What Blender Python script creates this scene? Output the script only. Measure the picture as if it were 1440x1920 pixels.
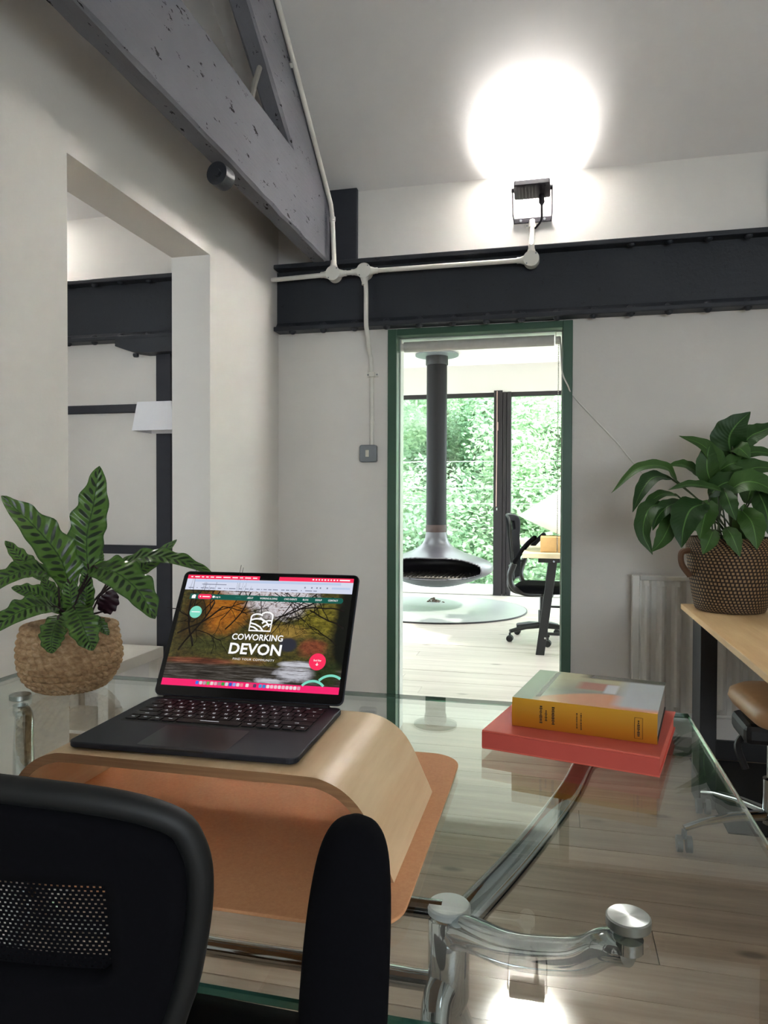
import bpy, math, random
from math import sin, cos, pi, tan, atan2, sqrt
from mathutils import Vector, Matrix, Euler
random.seed(7)
for o in list(bpy.data.objects):
    bpy.data.objects.remove(o)
SC = bpy.context.scene
COL = SC.collection

# ---------------------------------------------------------------- camera
YAW, PITCH, ROLL, FPX, CAMZ = .233, .017, -.003, 1350., 1.17
cam_d = bpy.data.cameras.new('camera')
cam_d.sensor_fit = 'VERTICAL'
cam_d.sensor_height = 36.0
cam_d.sensor_width = 27.0
cam_d.lens = FPX / 1920 * 36.0
cam_d.clip_start = .02
cam_d.clip_end = 200
cam = bpy.data.objects.new('camera', cam_d)
COL.objects.link(cam)
cam.matrix_world = (Matrix.Translation((0, 0, CAMZ)) @ Matrix.Rotation(YAW, 4, 'Z')
                    @ Matrix.Rotation(pi / 2 - PITCH, 4, 'X') @ Matrix.Rotation(-ROLL, 4, 'Z'))
SC.camera = cam

# ---------------------------------------------------------------- sky, sun, exposure
wd = bpy.data.worlds.new('sky')
SC.world = wd
wd.use_nodes = True
bg = wd.node_tree.nodes['Background']
bg.inputs['Color'].default_value = (.86, .94, 1.0, 1)
bg.inputs['Strength'].default_value = 11.0
sun_d = bpy.data.lights.new('sun', 'SUN')
sun_d.energy = 8.0
sun_d.angle = .05
sun_d.color = (1, .95, .86)
sun = bpy.data.objects.new('sun', sun_d)
COL.objects.link(sun)
sun.rotation_euler = Vector((-.75, .45, -.9)).to_track_quat('-Z', 'Y').to_euler()
SC.view_settings.view_transform = 'Standard'
SC.view_settings.look = 'None'
SC.view_settings.gamma = 1
SC.view_settings.use_curve_mapping = False
SC.view_settings.exposure = 0.0
SC.cycles.max_bounces = 10
SC.cycles.diffuse_bounces = 5
SC.cycles.transparent_max_bounces = 16
SC.cycles.sample_clamp_indirect = 0
LAMP = 20         # radiance of the floodlight lens
SPOT = 450        # watts of the beam it throws

# ---------------------------------------------------------------- helpers
def hexc(h, k=1.0):
    out = []
    for i in (0, 2, 4):
        c = int(h[i:i + 2], 16) / 255
        out.append((c / 12.92 if c <= .04045 else ((c + .055) / 1.055) ** 2.4) * k)
    return (*out, 1)

class NT:
    """small node-tree builder"""
    def __init__(s, name):
        s.m = bpy.data.materials.new(name)
        s.m.use_nodes = True
        s.t = s.m.node_tree
        s.b = s.t.nodes['Principled BSDF']
    def n(s, kind, **kw):
        x = s.t.nodes.new('ShaderNode' + kind)
        for k, v in kw.items():
            if k in x.inputs.keys():
                s.set(x.inputs[k], v)
            else:
                setattr(x, k, v)
        return x
    def set(s, inp, v):
        if hasattr(v, 'is_output') or isinstance(v, bpy.types.NodeSocket):
            s.t.links.new(v, inp)
        else:
            inp.default_value = v
    def math(s, op, a, b=None, c=None):
        x = s.t.nodes.new('ShaderNodeMath')
        x.operation = op
        for i, v in enumerate((a, b, c)):
            if v is not None:
                s.set(x.inputs[i], v)
        return x.outputs[0]
    def mix(s, fac, a, b, mode='MIX'):
        x = s.t.nodes.new('ShaderNodeMix')
        x.data_type = 'RGBA'
        x.blend_type = mode
        s.set(x.inputs[0], fac)
        s.set(x.inputs[6], a)
        s.set(x.inputs[7], b)
        return x.outputs[2]
    def ramp(s, fac, stops):
        x = s.t.nodes.new('ShaderNodeValToRGB')
        e = x.color_ramp.elements
        while len(e) < len(stops):
            e.new(.5)
        for el, (p, c) in zip(e, stops):
            el.position = p
            el.color = c if len(c) == 4 else (*c, 1)
        s.set(x.inputs[0], fac)
        return x.outputs[0]
    def pos(s, scale=(1, 1, 1), coord='pos'):
        if coord == 'pos':
            v = s.n('NewGeometry').outputs['Position']
        elif coord == 'uv':
            v = s.n('TexCoord').outputs['UV']
        else:
            v = s.n('TexCoord').outputs['Object']
        mp = s.n('Mapping')
        s.set(mp.inputs['Vector'], v)
        mp.inputs['Scale'].default_value = scale
        return mp.outputs[0]
    def noise(s, vec, scale, detail=3, rough=.5):
        x = s.n('TexNoise')
        s.set(x.inputs['Vector'], vec)
        x.inputs['Scale'].default_value = scale
        x.inputs['Detail'].default_value = detail
        x.inputs['Roughness'].default_value = rough
        return x.outputs['Fac']
    def bump(s, h, strength=.2, dist=.01):
        x = s.n('Bump')
        x.inputs['Strength'].default_value = strength
        x.inputs['Distance'].default_value = dist
        s.set(x.inputs['Height'], h)
        s.t.links.new(x.outputs[0], s.b.inputs['Normal'])
    def base(s, c=None, rough=None, metal=None, spec=None):
        if c is not None: s.set(s.b.inputs['Base Color'], c)
        if rough is not None: s.set(s.b.inputs['Roughness'], rough)
        if metal is not None: s.set(s.b.inputs['Metallic'], metal)
        if spec is not None: s.b.inputs['Specular IOR Level'].default_value = spec

def flat(name, c, rough=.5, metal=0, spec=.5, var=.12, scale=30, bump=0):
    m = NT(name)
    c = hexc(c) if isinstance(c, str) else (*c[:3], 1)
    f = m.noise(m.pos(coord='obj'), scale)
    dark = (*[x * (1 - var) for x in c[:3]], 1)
    lite = (*[min(1, x * (1 + var)) for x in c[:3]], 1)
    m.base(m.mix(f, dark, lite), rough, metal, spec)
    if bump:
        m.bump(f, bump, .004)
    return m.m

def emis(name, c, k=1.0):
    m = NT(name)
    c = hexc(c) if isinstance(c, str) else c
    m.base((0, 0, 0, 1), .4)
    m.b.inputs['Emission Color'].default_value = c
    m.b.inputs['Emission Strength'].default_value = k
    return m.m

class MB:
    """collects vertices and faces; build() links them as one mesh object"""
    def __init__(s):
        s.v, s.f, s.uv = [], [], []
    def add(s, vs, fs, uvs=None):
        o = len(s.v)
        s.v += [tuple(p) for p in vs]
        s.f += [tuple(i + o for i in q) for q in fs]
        if uvs is not None:
            s.uv += uvs
        return s
    def box(s, x0, x1, y0, y1, z0, z1):
        return s.add([(x0, y0, z0), (x1, y0, z0), (x1, y1, z0), (x0, y1, z0), (x0, y0, z1), (x1, y0, z1), (x1, y1, z1), (x0, y1, z1)],
                     [(0, 3, 2, 1), (4, 5, 6, 7), (0, 1, 5, 4), (1, 2, 6, 5), (2, 3, 7, 6), (3, 0, 4, 7)])
    def prism(s, poly, axis, a, b):
        """poly: ccw list of 2-D points; axis x: (y,z), y: (x,z), z: (x,y)"""
        n = len(poly)
        def P(p, h):
            return {'x': (h, p[0], p[1]), 'y': (p[0], h, p[1]), 'z': (p[0], p[1], h)}[axis]
        vs = [P(p, a) for p in poly] + [P(p, b) for p in poly]
        fs = [tuple(range(n))[::-1], tuple(range(n, 2 * n))] + [(i, (i + 1) % n, n + (i + 1) % n, n + i) for i in range(n)]
        if axis == 'y':
            fs = [q[::-1] for q in fs]
        return s.add(vs, fs)
    def tube(s, path, r, n=10, caps=True, flatten=None):
        path = [Vector(p) for p in path]
        m = len(path)
        rr = r if isinstance(r, (list, tuple)) else [r] * m
        up = None
        vs = []
        for i, p in enumerate(path):
            t = (path[min(i + 1, m - 1)] - path[max(i - 1, 0)]).normalized()
            if up is None:
                a = Vector((0, 0, 1)) if abs(t.z) < .9 else Vector((0, 1, 0))
                up = (a - t * a.dot(t)).normalized()
            else:
                up = (up - t * up.dot(t)).normalized()
            sd = t.cross(up)
            fl = flatten or (1, 1)
            for k in range(n):
                an = 2 * pi * k / n
                vs.append(p + sd * (cos(an) * rr[i] * fl[0]) + up * (sin(an) * rr[i] * fl[1]))
        fs = []
        for i in range(m - 1):
            for k in range(n):
                k2 = (k + 1) % n
                fs.append((i * n + k, i * n + k2, (i + 1) * n + k2, (i + 1) * n + k))
        if caps:
            fs += [tuple(range(n))[::-1], tuple(range((m - 1) * n, m * n))]
        return s.add(vs, fs)
    def lathe(s, prof, c=(0, 0, 0), n=32, close=False):
        """prof: list of (r,z)"""
        vs, fs = [], []
        for (r, z) in prof:
            for k in range(n):
                a = 2 * pi * k / n
                vs.append((c[0] + r * cos(a), c[1] + r * sin(a), c[2] + z))
        m = len(prof)
        for i in range(m - 1):
            for k in range(n):
                k2 = (k + 1) % n
                fs.append((i * n + k, i * n + k2, (i + 1) * n + k2, (i + 1) * n + k))
        if prof[0][0] > 1e-6: fs.append(tuple(range(n))[::-1])
        if prof[-1][0] > 1e-6: fs.append(tuple(range((m - 1) * n, m * n)))
        return s.add(vs, fs)
    def ball(s, c, r, n=10, m=6, sc=(1, 1, 1)):
        vs, fs = [], []
        for i in range(m + 1):
            t = pi * i / m
            for k in range(n):
                a = 2 * pi * k / n
                vs.append((c[0] + r * sc[0] * sin(t) * cos(a), c[1] + r * sc[1] * sin(t) * sin(a), c[2] - r * sc[2] * cos(t)))
        for i in range(m):
            for k in range(n):
                k2 = (k + 1) % n
                fs.append((i * n + k, i * n + k2, (i + 1) * n + k2, (i + 1) * n + k))
        return s.add(vs, fs)
    def disc(s, c, r, axis, h, n=24):
        """short cylinder starting at c along axis for h"""
        ax = Vector(axis).normalized()
        a = Vector((0, 0, 1)) if abs(ax.z) < .9 else Vector((1, 0, 0))
        return s.tube([Vector(c), Vector(c) + ax * h], r, n)
    def xf(s, M):
        s.v = [tuple(M @ Vector(p)) for p in s.v]
        return s
    def mesh(s, name, mat, smooth=False, angle=None):
        me = bpy.data.meshes.new(name)
        me.from_pydata(s.v, [], s.f)
        if s.uv:
            l = me.uv_layers.new(name='UVMap')
            for p in me.polygons:
                for li, vi in zip(p.loop_indices, p.vertices):
                    l.data[li].uv = s.uv[vi]
        if mat: me.materials.append(mat)
        if smooth:
            me.shade_smooth()
            if angle: me.set_sharp_from_angle(angle=angle)
        me.update()
        return me
    def build(s, name, mat, parent=None, smooth=False, angle=.7, world=False, bevel=0, **props):
        if world and parent is not None:
            M = (Matrix.Translation(parent.location) @ parent.rotation_euler.to_matrix().to_4x4()).inverted()
            s.xf(M)
        me = s.mesh(name, mat, smooth, angle)
        o = link(name, me, parent)
        if bevel:
            b = o.modifiers.new('bevel', 'BEVEL')
            b.width = bevel
            b.segments = 2
            b.limit_method = 'ANGLE'
            b.angle_limit = .6
        for k, v in props.items():
            o[k] = v
        return o

def link(name, me, parent=None):
    o = bpy.data.objects.new(name, me)
    COL.objects.link(o)
    if parent is not None:
        o.parent = parent
    return o

def tag(o, label=None, cat=None, group=None, kind=None):
    if label: o['label'] = label
    if cat: o['category'] = cat
    if group: o['group'] = group
    if kind: o['kind'] = kind
    return o

def thing(name, label, cat, loc=(0, 0, 0), rotz=0, group=None):
    o = bpy.data.objects.new(name, None)
    COL.objects.link(o)
    o.location = loc
    o.rotation_euler = (0, 0, rotz)
    o.empty_display_size = .05
    return tag(o, label, cat, group)

def dup(root, loc, rotz, label=None):
    r = root.copy()
    COL.objects.link(r)
    r.location = loc
    r.rotation_euler = (0, 0, rotz)
    if label: r['label'] = label
    for ch in list(root.children):
        c = ch.copy(); COL.objects.link(c); c.parent = r
        for g in ch.children:
            d = g.copy(); COL.objects.link(d); d.parent = c
    return r

def curve(pts, n=8):
    """Catmull-Rom through the points"""
    P = [Vector(p) for p in pts]
    P = [P[0] * 2 - P[1]] + P + [P[-1] * 2 - P[-2]]
    out = []
    for i in range(1, len(P) - 2):
        for k in range(n):
            t = k / n
            a, b, c, d = P[i - 1], P[i], P[i + 1], P[i + 2]
            out.append(.5 * ((2 * b) + (c - a) * t + (2 * a - 5 * b + 4 * c - d) * t * t + (3 * b - a - 3 * c + d) * t ** 3))
    out.append(P[-2])
    return out

def at(px, py, d):
    """point at forward distance d seen at photo pixel (px, py)"""
    u, v = px - 720., py - 960.
    cr, sr = cos(ROLL), sin(ROLL)
    u, v = cr * u + sr * v, -sr * u + cr * v
    c, s_ = cos(PITCH), sin(PITCH)
    X, Y, Z = u / FPX, c - v / FPX * s_, -s_ - v / FPX * c
    k = d / Y
    X, Y, Z = X * k, Y * k, Z * k
    return Vector((X * cos(YAW) - Y * sin(YAW), X * sin(YAW) + Y * cos(YAW), Z + CAMZ))

def rrect(x0, x1, y0, y1, r, n=6):
    out = []
    for cx, cy, a0 in ((x1 - r, y0 + r, -pi / 2), (x1 - r, y1 - r, 0), (x0 + r, y1 - r, pi / 2), (x0 + r, y0 + r, pi)):
        for k in range(n + 1):
            a = a0 + pi / 2 * k / n
            out.append((cx + r * cos(a), cy + r * sin(a)))
    return out

_txt = {}
def text2d(s, size, bold=0.0, align='LEFT', shear=0.0, space=1.0):
    """vertices and faces of a filled text in the plane"""
    cu = bpy.data.curves.new('text', 'FONT')
    cu.body = s
    cu.size = size
    cu.align_x = align
    cu.offset = bold * size
    cu.shear = shear
    cu.space_character = space
    cu.resolution_u = 3
    o = bpy.data.objects.new('text', cu)
    COL.objects.link(o)
    dg = bpy.context.evaluated_depsgraph_get()
    me = bpy.data.meshes.new_from_object(o.evaluated_get(dg))
    vs = [tuple(v.co) for v in me.vertices]
    fs = [tuple(p.vertices) for p in me.polygons]
    bpy.data.objects.remove(o)
    bpy.data.curves.remove(cu)
    bpy.data.meshes.remove(me)
    return vs, fs

# ---------------------------------------------------------------- materials
def plaster(name, c, tint):
    m = NT(name)
    p = m.pos()
    big = m.noise(p, 1.3, 4, .6)
    fine = m.noise(p, 45, 3, .6)
    m.base(m.mix(big, hexc(c), hexc(tint)), .85, 0, .2)
    h = m.math('ADD', m.math('MULTIPLY', big, .6), m.math('MULTIPLY', fine, .12))
    m.bump(h, .25, .02)
    return m.m
M_wall = plaster('white_plaster', 'E2DED8', 'D6D2CC')
M_ceil = plaster('white_ceiling_plaster', 'E0DDDA', 'D5D2CF')
M_farwall = plaster('far_room_paint', 'EEEAE6', 'E8E4E0')

def chipped(name, c, chip, rough, spec=.35):
    m = NT(name)
    p = m.pos(coord='obj')
    g = m.noise(m.pos((1, 1, 1)), 3.5, 5, .6)
    f = m.noise(m.pos((14, 5, 14)), 2.6, 6, .7)
    spots = m.ramp(f, [(0, (0, 0, 0)), (.625, (0, 0, 0)), (.645, (1, 1, 1)), (1, (1, 1, 1))])
    c0 = hexc(c)
    base = m.mix(g, (*[x * .85 for x in c0[:3]], 1), (*[x * 1.2 for x in c0[:3]], 1))
    m.base(m.mix(spots, base, hexc(chip)), rough, 0, spec)
    m.bump(m.math('SUBTRACT', m.noise(m.pos((30, 4, 30)), 1.5, 5, .65), m.math('MULTIPLY', spots, .6)), .35, .006)
    return m.m
M_beam = chipped('grey_painted_timber', '6E6F75', '161616', .75, .10)
M_iron = chipped('charcoal_painted_iron', '2B2E34', '24262b', .5)
M_stub = flat('charcoal_painted_timber', '2A2C34', .7)
M_green = flat('dark_green_gloss_paint', '3A5A48', .35, var=.1, scale=4)
M_conduit = flat('white_conduit_plastic', 'D9D7CE', .4, var=.04)
M_black = flat('black_satin_metal', '15151a', .45)
M_blackplastic = flat('black_plastic', '111114', .5, var=.2)
M_chrome = flat('chrome', 'B8BEBF', .07, 1, var=.02)
M_steel = flat('brushed_steel', 'B9BDBB', .28, 1, var=.05)
M_white = flat('white_gloss_laminate', 'E6E2D8', .4, var=.03)
M_rad = flat('white_radiator_enamel', 'D4D2CB', .4, var=.03)
M_grey_metal = flat('grey_metal', '7D8185', .45, .4, var=.05)

def brushed_disc(name):
    m = NT(name)
    tc = m.n('TexCoord').outputs['Object']
    sx = m.n('SeparateXYZ')
    m.set(sx.inputs[0], tc)
    a = m.math('ARCTAN2', sx.outputs[1], sx.outputs[0])
    w = m.math('MULTIPLY_ADD', m.math('SINE', m.math('MULTIPLY', a, 6.0)), .12, .42)
    m.base(m.mix(w, hexc('8F9896'), hexc('DDE3E0')), .3, 1)
    m.b.inputs['Anisotropic'].default_value = .7
    return m.m
M_cap = brushed_disc('radially_brushed_steel')

def wood(name, a, b, axis_scale, rough=.45, ring=8, spec=.4, rnd=0.0, bumpk=.08):
    m = NT(name)
    v = m.pos(axis_scale)
    if rnd:
        oi = m.n('ObjectInfo')
        ad = m.n('VectorMath', operation='ADD')
        m.set(ad.inputs[0], v)
        cb = m.n('CombineXYZ')
        m.set(cb.inputs[0], m.math('MULTIPLY', oi.outputs['Random'], 37.0))
        m.set(cb.inputs[2], m.math('MULTIPLY', oi.outputs['Random'], 91.0))
        m.set(ad.inputs[1], cb.outputs[0])
        v = ad.outputs[0]
    f = m.noise(v, 1.0, 6, .62)
    g = m.noise(v, 6.0, 3, .5)
    k = m.math('ADD', m.math('MULTIPLY', f, .8), m.math('MULTIPLY', g, .2))
    c = m.ramp(k, [(.3, hexc(a)), (.7, hexc(b))])
    if rnd:
        hv = m.n('HueSaturation')
        m.set(hv.inputs['Color'], c)
        m.set(hv.inputs['Value'], m.math('MULTIPLY_ADD', oi.outputs['Random'], rnd, 1 - rnd / 2))
        c = hv.outputs[0]
        vo = m.n('TexVoronoi')
        m.set(vo.inputs['Vector'], m.pos((2.2, 5.5, 5)))
        vo.inputs['Scale'].default_value = 1.0
        kn = m.ramp(vo.outputs['Distance'], [(0, (1, 1, 1)), (.05, (1, 1, 1)), (.11, (0, 0, 0)), (1, (0, 0, 0))])
        c = m.mix(m.math('MULTIPLY', kn, .6), c, hexc('3a2a1e'))
    m.base(c, rough, 0, spec)
    m.bump(k, bumpk, .003)
    return m.m
M_floor = wood('worn_pine_floorboard', '836F5E', 'AE9A87', (1.2, 16, 16), .42, rnd=.3, spec=.35)
M_floor_far = wood('daylight_paled_floorboard', 'A89C94', 'C6BBB3', (1.2, 16, 16), .4, rnd=.12, spec=.4)  # same boards as the near floor, paled so the colour holds the strong daylight
M_oak = wood('oak_veneer', 'D2BC98', 'E6D6B8', (2.5, 30, 30), .5)
M_deskwood = wood('light_oak_desktop', 'DEB27A', 'F2D2A0', (22, 1.6, 22), .45)
M_ply = wood('birch_plywood', 'E0BA8C', 'F2D6AE', (26, 2.2, 26), .38, bumpk=.03)
M_plyedge = wood('plywood_edge', '8A6244', 'B58A62', (3, 3, 260), .6, bumpk=.02)

def glass_sheet(name, tint, rough=0.0):
    """clear sheet: tinted transmission and a Fresnel reflection at each face"""
    m = NT(name)
    t = m.t
    geo = m.n('NewGeometry')
    dp = m.n('VectorMath', operation='DOT_PRODUCT')
    m.set(dp.inputs[0], geo.outputs['Normal'])
    m.set(dp.inputs[1], geo.outputs['Incoming'])
    c = m.math('ABSOLUTE', dp.outputs['Value'])
    fr = m.math('MULTIPLY_ADD', m.math('POWER', m.math('SUBTRACT', 1.0, c), 5.0), .96, .04)
    tr = m.n('BsdfTransparent')
    tr.inputs['Color'].default_value = tint
    gl = m.n('BsdfGlossy')
    gl.inputs['Roughness'].default_value = rough
    gl.inputs['Color'].default_value = (.95, 1, .98, 1)
    mx = m.n('MixShader')
    m.set(mx.inputs[0], fr)
    t.links.new(tr.outputs[0], mx.inputs[1])
    t.links.new(gl.outputs[0], mx.inputs[2])
    t.links.new(mx.outputs[0], t.nodes['Material Output'].inputs['Surface'])
    return m.m
M_glass = glass_sheet('clear_glass_faintly_green', (.95, .968, .958, 1))
M_pane = glass_sheet('window_glass', (.96, .985, .97, 1))
m_ = NT('green_glass_edge')
m_.base(hexc('2F5A4C'), .1)
m_.b.inputs['Transmission Weight'].default_value = .5
M_gedge = m_.m

# ================================================================ THE SETTING
D = 3.52              # front face of the back wall
SL = .688             # slope of the ceiling
CZ = 2.72             # height of the ceiling at the back wall
RIDGE = .3
zr = CZ + SL * (D - RIDGE)
REAR = -2.6
z_rear = zr - SL * (RIDGE - REAR)

def struct(mb, name, mat, **kw):
    o = mb.build(name, mat, **kw)
    o['kind'] = 'structure'
    return o

# floor with its boards
fl = MB().box(-4.6, 3.1, REAR - .1, 9.1, -.12, -.022)
floor = struct(fl, 'floor', flat('subfloor', '241c16', .9))
bw = .148
pm = {}
y = -1.2
row = 0
cnt = 0
while y < 8.92 - bw * .5:
    x = -4.55 + random.uniform(-1.6, 0)
    while x < 3.05:
        L = random.choice((2.7, 3.3, 3.9))
        a, b = max(x, -4.55), min(x + L, 3.05)
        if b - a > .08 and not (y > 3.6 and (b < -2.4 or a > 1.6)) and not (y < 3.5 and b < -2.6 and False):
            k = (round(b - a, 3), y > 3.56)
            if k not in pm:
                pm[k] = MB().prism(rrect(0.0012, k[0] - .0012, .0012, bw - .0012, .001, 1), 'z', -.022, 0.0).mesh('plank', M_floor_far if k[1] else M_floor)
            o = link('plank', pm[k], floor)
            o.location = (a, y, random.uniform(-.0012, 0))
            cnt += 1
        x += L
    y += bw
    row += 1

# partition wall with its opening (plane x = -1.40, 0.175 thick)
def roofz(yy):
    return CZ + SL * (D - yy) if yy > RIDGE else zr - SL * (RIDGE - yy)
wl = MB()
XL0, XL1 = -1.575, -1.40
wl.prism([(REAR, 0), (1.856, 0), (1.856, roofz(1.856)), (RIDGE, zr), (REAR, z_rear)], 'x', XL0, XL1)
wl.prism([(1.856, 2.185), (2.757, 2.185), (2.757, roofz(2.757)), (1.856, roofz(1.856))], 'x', XL0, XL1)
wl.prism([(2.757, 0), (D, 0), (D, CZ), (2.757, roofz(2.757))], 'x', XL0, XL1)
struct(wl, 'wall_left', M_wall)
# back wall with the doorway
wb = MB()
wb.box(-4.6, -.816, D, 3.64, 0, 2.76)
wb.box(.077, 3.1, D, 3.64, 0, 2.76)
wb.box(-.816, .077, D, 3.64, 2.02, 2.76)
struct(wb, 'wall_back', M_wall)
struct(MB().prism([(REAR, 0), (D, 0), (D, CZ), (RIDGE, zr), (REAR, z_rear)], 'x', 3.0, 3.1), 'wall_right', M_wall)
struct(MB().prism([(REAR, 0), (D, 0), (D, CZ), (RIDGE, zr), (REAR, z_rear)], 'x', -4.6, -4.5), 'wall_outer', M_wall)
wr = MB()  # window openings added in this unseen wall to let fill daylight in
wr.box(-4.5, -4.2, REAR - .12, REAR, 0, z_rear)
wr.box(-2.0, .65, REAR - .12, REAR, 0, z_rear)
wr.box(-4.2, -2.0, REAR - .12, REAR, 0, .9)
wr.box(-4.2, -2.0, REAR - .12, REAR, 1.8, z_rear)
wr.box(2.9, 3.0, REAR - .12, REAR, 0, z_rear)
wr.box(.65, 2.9, REAR - .12, REAR, 0, .9)
wr.box(.65, 2.9, REAR - .12, REAR, 2.05, z_rear)
struct(wr, 'wall_rear', M_wall)
# sloping ceiling, both sides of the ridge
T = .14
struct(MB().prism([(REAR - .2, roofz(REAR - .2)), (RIDGE, zr), (D + .12, roofz(D + .12)), (D + .12, roofz(D + .12) + T), (RIDGE, zr + T), (REAR - .2, roofz(REAR - .2) + T)], 'x', -4.6, 3.1),
       'ceiling', M_ceil)
# far room shell
YF = 8.92
zc = lambda yy: 2.44 + (yy - 3.64) * .425 / (YF + .5 - 3.64)
fc = MB()
def roofpart(ya, yb, xa, xb):
    fc.prism([(ya, zc(ya)), (yb, zc(yb)), (yb, zc(yb) + .2), (ya, zc(ya) + .2)], 'x', xa, xb)
roofpart(3.64, 4.4, -4.6, 3.1)
roofpart(7.15, YF + .5, -4.6, 3.1)
roofpart(4.4, 7.15, -4.6, -3.4)
roofpart(4.4, 7.15, -2.15, .5)
roofpart(4.4, 7.15, 1.5, 3.1)
struct(fc, 'ceiling_far_room', M_farwall)
w2 = thing('window_2', 'unseen glazed rooflight added to bring daylight into the far room', 'window', (-.7, 5.8, 2.7))  # out-of-view rooflights, put in to brighten the far room
del w2['category']
w2['kind'] = 'structure'
for xa, xb in ((-3.42, -2.13), (.48, 1.52)):
    MB().prism([(4.38, zc(4.38) + .201), (7.17, zc(7.17) + .201), (7.17, zc(7.17) + .215), (4.38, zc(4.38) + .215)], 'x', xa, xb).build('pane', M_pane, w2, world=True)
for nm, xa, xb, nw in (('wall_far_left', -4.6, -4.5, 3), ('wall_far_right', 2.2, 2.3, 4)):
    sw_ = MB().box(xa, xb, 3.64, 4.3, 0, 2.85).box(xa, xb, 8.5, YF + .2, 0, 2.85).box(xa, xb, 4.3, 8.5, 0, .12).box(xa, xb, 4.3, 8.5, 1.25, 2.85)
    struct(sw_, nm, M_farwall)
    wn = thing('window_%d' % nw, 'unseen wide side window added to bring daylight into the far room', 'window', (xa, 6.4, .12))  # side windows never in view, added as a daylight source
    del wn['category']
    wn['kind'] = 'structure'
    MB().box(xa + .04, xa + .052, 4.3, 8.5, .12, 1.25).build('pane', M_pane, wn, world=True)
    for yy in (4.3, 6.37, 8.44):
        MB().box(xa + .02, xa + .08, yy, yy + .06, .12, 1.25).build('window_frame', M_farwall, wn, world=True)
struct(MB().box(-4.5, 2.2, YF, YF + .2, 2.49, 2.84), 'wall_far_end', M_wall)
# window wall: rail, posts, panes
w1 = thing('window_1', 'floor to ceiling glazing at the far end of the far room', 'window')
w1['kind'] = 'structure'
del w1['category']
M_post = flat('dark_brown_stained_post', '1E181C', .6)
MB().box(-4.5, 2.2, YF + .02, YF + .09, 2.44, 2.49).build('window_frame', M_post, w1, bevel=.004)
for xp in (-2.95, -.62, 1.7):
    MB().box(xp - .115, xp - .01, YF - .02, YF + .10, 0, 2.51).build('window_post', M_post, w1, bevel=.004)
    MB().box(xp - .006, xp + .04, YF - .01, YF + .10, 0, 2.49).build('window_post', M_post, w1, bevel=.004)
    MB().box(xp + .044, xp + .095, YF - .02, YF + .10, 0, 2.49).build('window_post', M_post, w1, bevel=.004)
for a, b in ((-4.5, -3.06), (-2.85, -.735), (-.525, 1.585), (1.795, 2.2)):
    MB().box(a, b, YF + .045, YF + .057, .015, 2.44).build('pane', M_pane, w1)
MB().box(-4.5, 2.2, YF, YF + .11, 0, .015).build('window_sill', M_white, w1)
MB().box(-.70, -.685, YF - .035, YF - .02, 1.045, 1.075).build('window_latch', M_chrome, w1)
# door frame
fr = MB()
fr.box(-.816, -.77, D - .012, 3.66, 0, 2.018)
fr.box(.032, .077, D - .012, 3.66, 0, 2.018)
fr.box(-.77, .032, D - .012, 3.66, 1.985, 2.018)
struct(fr, 'door_1', M_green, bevel=.003)
M_pale = flat('pale_reveal_paint_and_light', 'C9CDC8', .3, var=.03)  # soffit paint is pale; on the sides the colour holds reflected light
struct(MB().box(-.7695, -.765, D + .06, 3.655, 0, 1.984), 'trim_1', M_pale)
struct(MB().box(.027, .0315, D + .06, 3.655, 0, 1.984), 'trim_2', M_pale)
struct(MB().box(-.764, .0265, D + .06, 3.655, 1.9805, 1.9845), 'trim_3', M_pale)
struct(MB().box(.10, 3.0, D - .018, D - .001, 0, .085), 'baseboard_back', flat('black_skirting', '1a1a1c', .5))

# ---------------------------------------------------------------- riveted I-beam
ib = thing('steel_beam', 'charcoal riveted steel beam running along the back wall over the doorway', 'beam', (-1.3, D, 2.02))
b = MB()
b.box(-4.5, 2.99, D - .02, D - .001, 2.045, 2.335)
b.build('web', M_iron, ib, world=True)
b = MB()
b.box(-4.5, -1.58, D - .085, D - .001, 2.022, 2.045)
b.box(-1.395, 2.99, D - .085, D - .001, 2.022, 2.045)
b.build('bottom_flange', M_iron, ib, world=True, bevel=.005)
b = MB()
b.box(-4.5, -1.58, D - .085, D - .001, 2.335, 2.358)
b.box(-1.395, 2.99, D - .085, D - .001, 2.335, 2.358)
b.build('top_flange', M_iron, ib, world=True, bevel=.005)
b = MB().prism([(D - .045, 2.045), (D - .02, 2.045), (D - .02, 2.075)], 'x', -4.5, 2.99)
b.build('angle_fillet', M_iron, ib, world=True)
rv = MB().ball((0, 0, 0), .019, 10, 6, (1, 1, .8)).mesh('rivet', M_iron, True)
x = -4.3
rx = -1.30
rivx = [rx + .163 * k for k in range(-8, 16)]
for x in rivx:
    if -1.62 < x < -1.36: continue
    for (yy, zz) in ((D - .06, 2.046), (D - .06, 2.021), (D - .06, 2.334)):
        if zz > 2.3 and (x > -1.4 and x < .3): continue
        o = link('rivet', rv, ib)
        o.location = Vector((x, yy, zz)) - ib.location

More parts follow.
